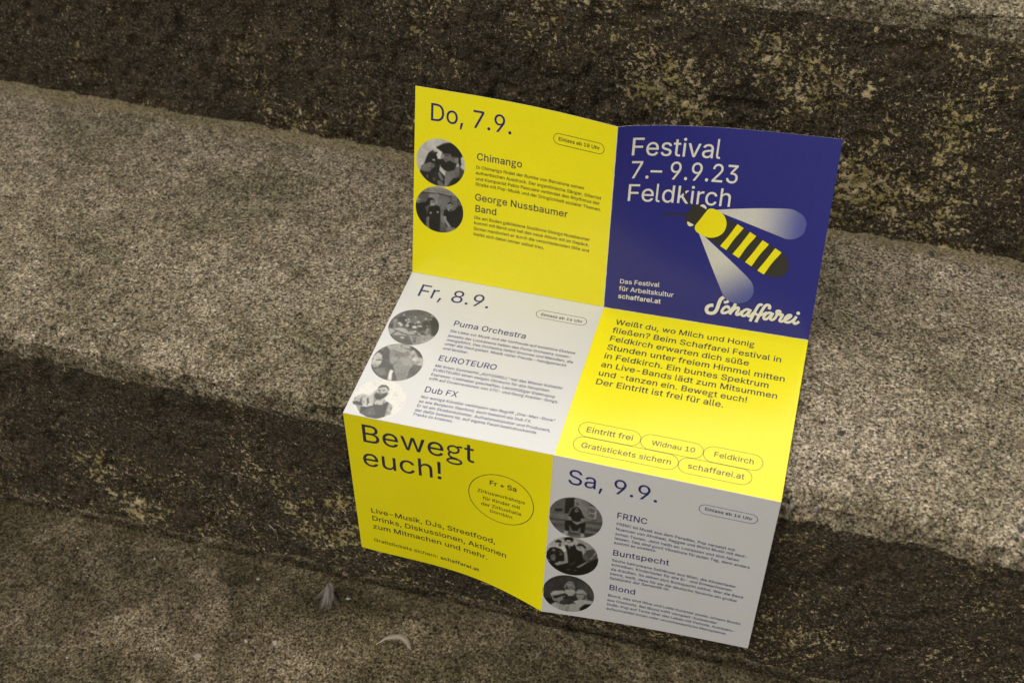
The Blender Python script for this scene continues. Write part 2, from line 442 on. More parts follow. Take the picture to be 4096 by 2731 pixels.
M = {
    'yellow': ink('yellow_printed_paper', (0.83, 0.745, 0.001)),
    'white': ink('white_paper', (0.60, 0.605, 0.62), grain=0.05),
    'blue': ink('blue_printed_paper', (0.011, 0.013, 0.205), grain=0.12),
    'navy': ink('navy_ink', (0.014, 0.013, 0.135)),
    'dark': ink('dark_navy_ink', (0.026, 0.024, 0.050)),
    'black': ink('black_ink', (0.024, 0.023, 0.020)),
    'line': ink('fine_line_ink', (0.030, 0.028, 0.026)),
    'paper_white': ink('unprinted_white', (0.72, 0.705, 0.655), grain=0.03),
    'bee_yellow': ink('bee_yellow_ink', (0.83, 0.745, 0.001)),
    'ghost_blue': ink('show_through_on_blue', (0.010, 0.0115, 0.185)),
    'ghost_yellow': ink('show_through_on_yellow', (0.825, 0.73, 0.002)),
}
def attr_ink(name, att):
    m, nt, b = new_mat(name)
    a = attr(nt, att)
    tc = nt.nodes.new('ShaderNodeTexCoord')
    n = noise(nt, tc.outputs['Object'], 2600, 2, 0.6)
    c = mix(nt, 1.0, a.outputs['Color'], ramp(nt, n, [(0.3, (0.82,) * 3), (0.7, (1.18,) * 3)]), 'MULTIPLY')
    nt.links.new(c, b.inputs['Base Color'])
    b.inputs['Roughness'].default_value = 0.42
    b.inputs['Coat Weight'].default_value = 0.6; b.inputs['Coat IOR'].default_value = 1.5
    b.inputs['Coat Roughness'].default_value = 0.20
    return m
M['photo'] = attr_ink('halftone_photo_print', 'tone')

flyer = empty('festival_flyer', (0.0, 0.0, ZT + 0.002))
tag(flyer, 'unfolded yellow, blue and white festival flyer standing zigzag over the step edge', 'flyer')
PANELS = {'TL': (0, 0, 'yellow', 'yellow panel at the upper left, headed Do, 7.9.'), 'TR': (0, 1, 'blue', 'blue cover panel with the bee'),
          'ML': (1, 0, 'white', 'bright white panel lying flat, headed Fr, 8.9.'), 'MR': (1, 1, 'yellow', 'yellow panel lying flat, with outlined pills'),
          'BL': (2, 0, 'yellow', 'yellow panel hanging over the edge, headed Bewegt euch!'), 'BR': (2, 1, 'white', 'white panel hanging over the edge, headed Sa, 9.9.')}
panel = {}
NG = 28
for key, (r, c, colr, lab) in PANELS.items():
    g = np.linspace(0, S, NG + 1)
    gx, gy = np.meshgrid(g, g)
    n1 = (NG + 1) ** 2
    front = surf(r, c, gx.ravel(), gy.ravel()); back = surf(r, c, gx.ravel(), gy.ravel(), -0.00018)
    I = np.arange(n1).reshape(NG + 1, NG + 1)
    faces = []
    mi = []
    for i in range(NG):
        for j in range(NG):
            faces.append((I[i, j], I[i + 1, j], I[i + 1, j + 1], I[i, j + 1])); mi.append(0)
            faces.append((n1 + I[i, j], n1 + I[i, j + 1], n1 + I[i + 1, j + 1], n1 + I[i + 1, j])); mi.append(1)
    rims = []
    if r == 0: rims.append(I[0, :])
    if r == 2: rims.append(I[-1, ::-1])
    if c == 0: rims.append(I[::-1, 0])
    if c == 1: rims.append(I[:, -1])
    VV = [front, back]; base = 2 * n1                     # the cut edge has vertices of its own, so the sheet keeps a crisp edge
    for rim in rims:
        k = len(rim); VV += [front[rim], back[rim]]
        for i in range(k - 1):
            faces.append((base + i, base + i + 1, base + k + i + 1, base + k + i)); mi.append(1)
        base += 2 * k
    o = mesh_obj('panel', np.vstack(VV), faces, [M[colr], M['white']], flyer, mi, True)
    o['label'] = lab
    panel[key] = o

# worn pale lines where the sheet is folded
def fold_line(pts_fn, seed):
    t = np.linspace(0.002, 0.998, 240)
    w = 0.16 + 0.16 * np.clip(fbm(np.c_[t * 40, t * 0 + seed, t * 0], 1.0, 3, seed) + 0.35, 0, 1.4)
    V = []; Fc = []; n = len(t)
    for k in (-1, 0, 1): V.append(pts_fn(t, k * w))
    for k in range(2):
        for i in range(n - 1): Fc.append((k * n + i, k * n + i + 1, (k + 1) * n + i + 1, (k + 1) * n + i))
    return mesh_obj('fold_line', np.vstack(V), Fc, M['white'], flyer)
def across(r, c):            # the fold between rows r and r + 1
    def fn(t, w):
        up = np.asarray(w) <= 0
        A = surf(r, c, t * S, S + np.minimum(w, 0), 0.00006); B = surf(r + 1, c, t * S, np.maximum(w, 0), 0.00006)
        return np.where(np.reshape(up, (-1, 1)) & np.ones((len(t), 1), bool), A, B) if np.any(np.asarray(w)) else (A + B) / 2
    return fn
def along(r):                # the fold between the two columns
    def fn(t, w):
        A = surf(r, 0, S + np.minimum(w, 0), t * S, 0.00006); B = surf(r, 1, np.maximum(w, 0), t * S, 0.00006)
        return np.where(np.reshape(np.asarray(w) <= 0, (-1, 1)) & np.ones((len(t), 1), bool), A, B) if np.any(np.asarray(w)) else (A + B) / 2
    return fn
for q, fn in enumerate((across(1, 0), across(1, 1), across(0, 0), across(0, 1), along(0), along(1), along(2))): fold_line(fn, q + 2)

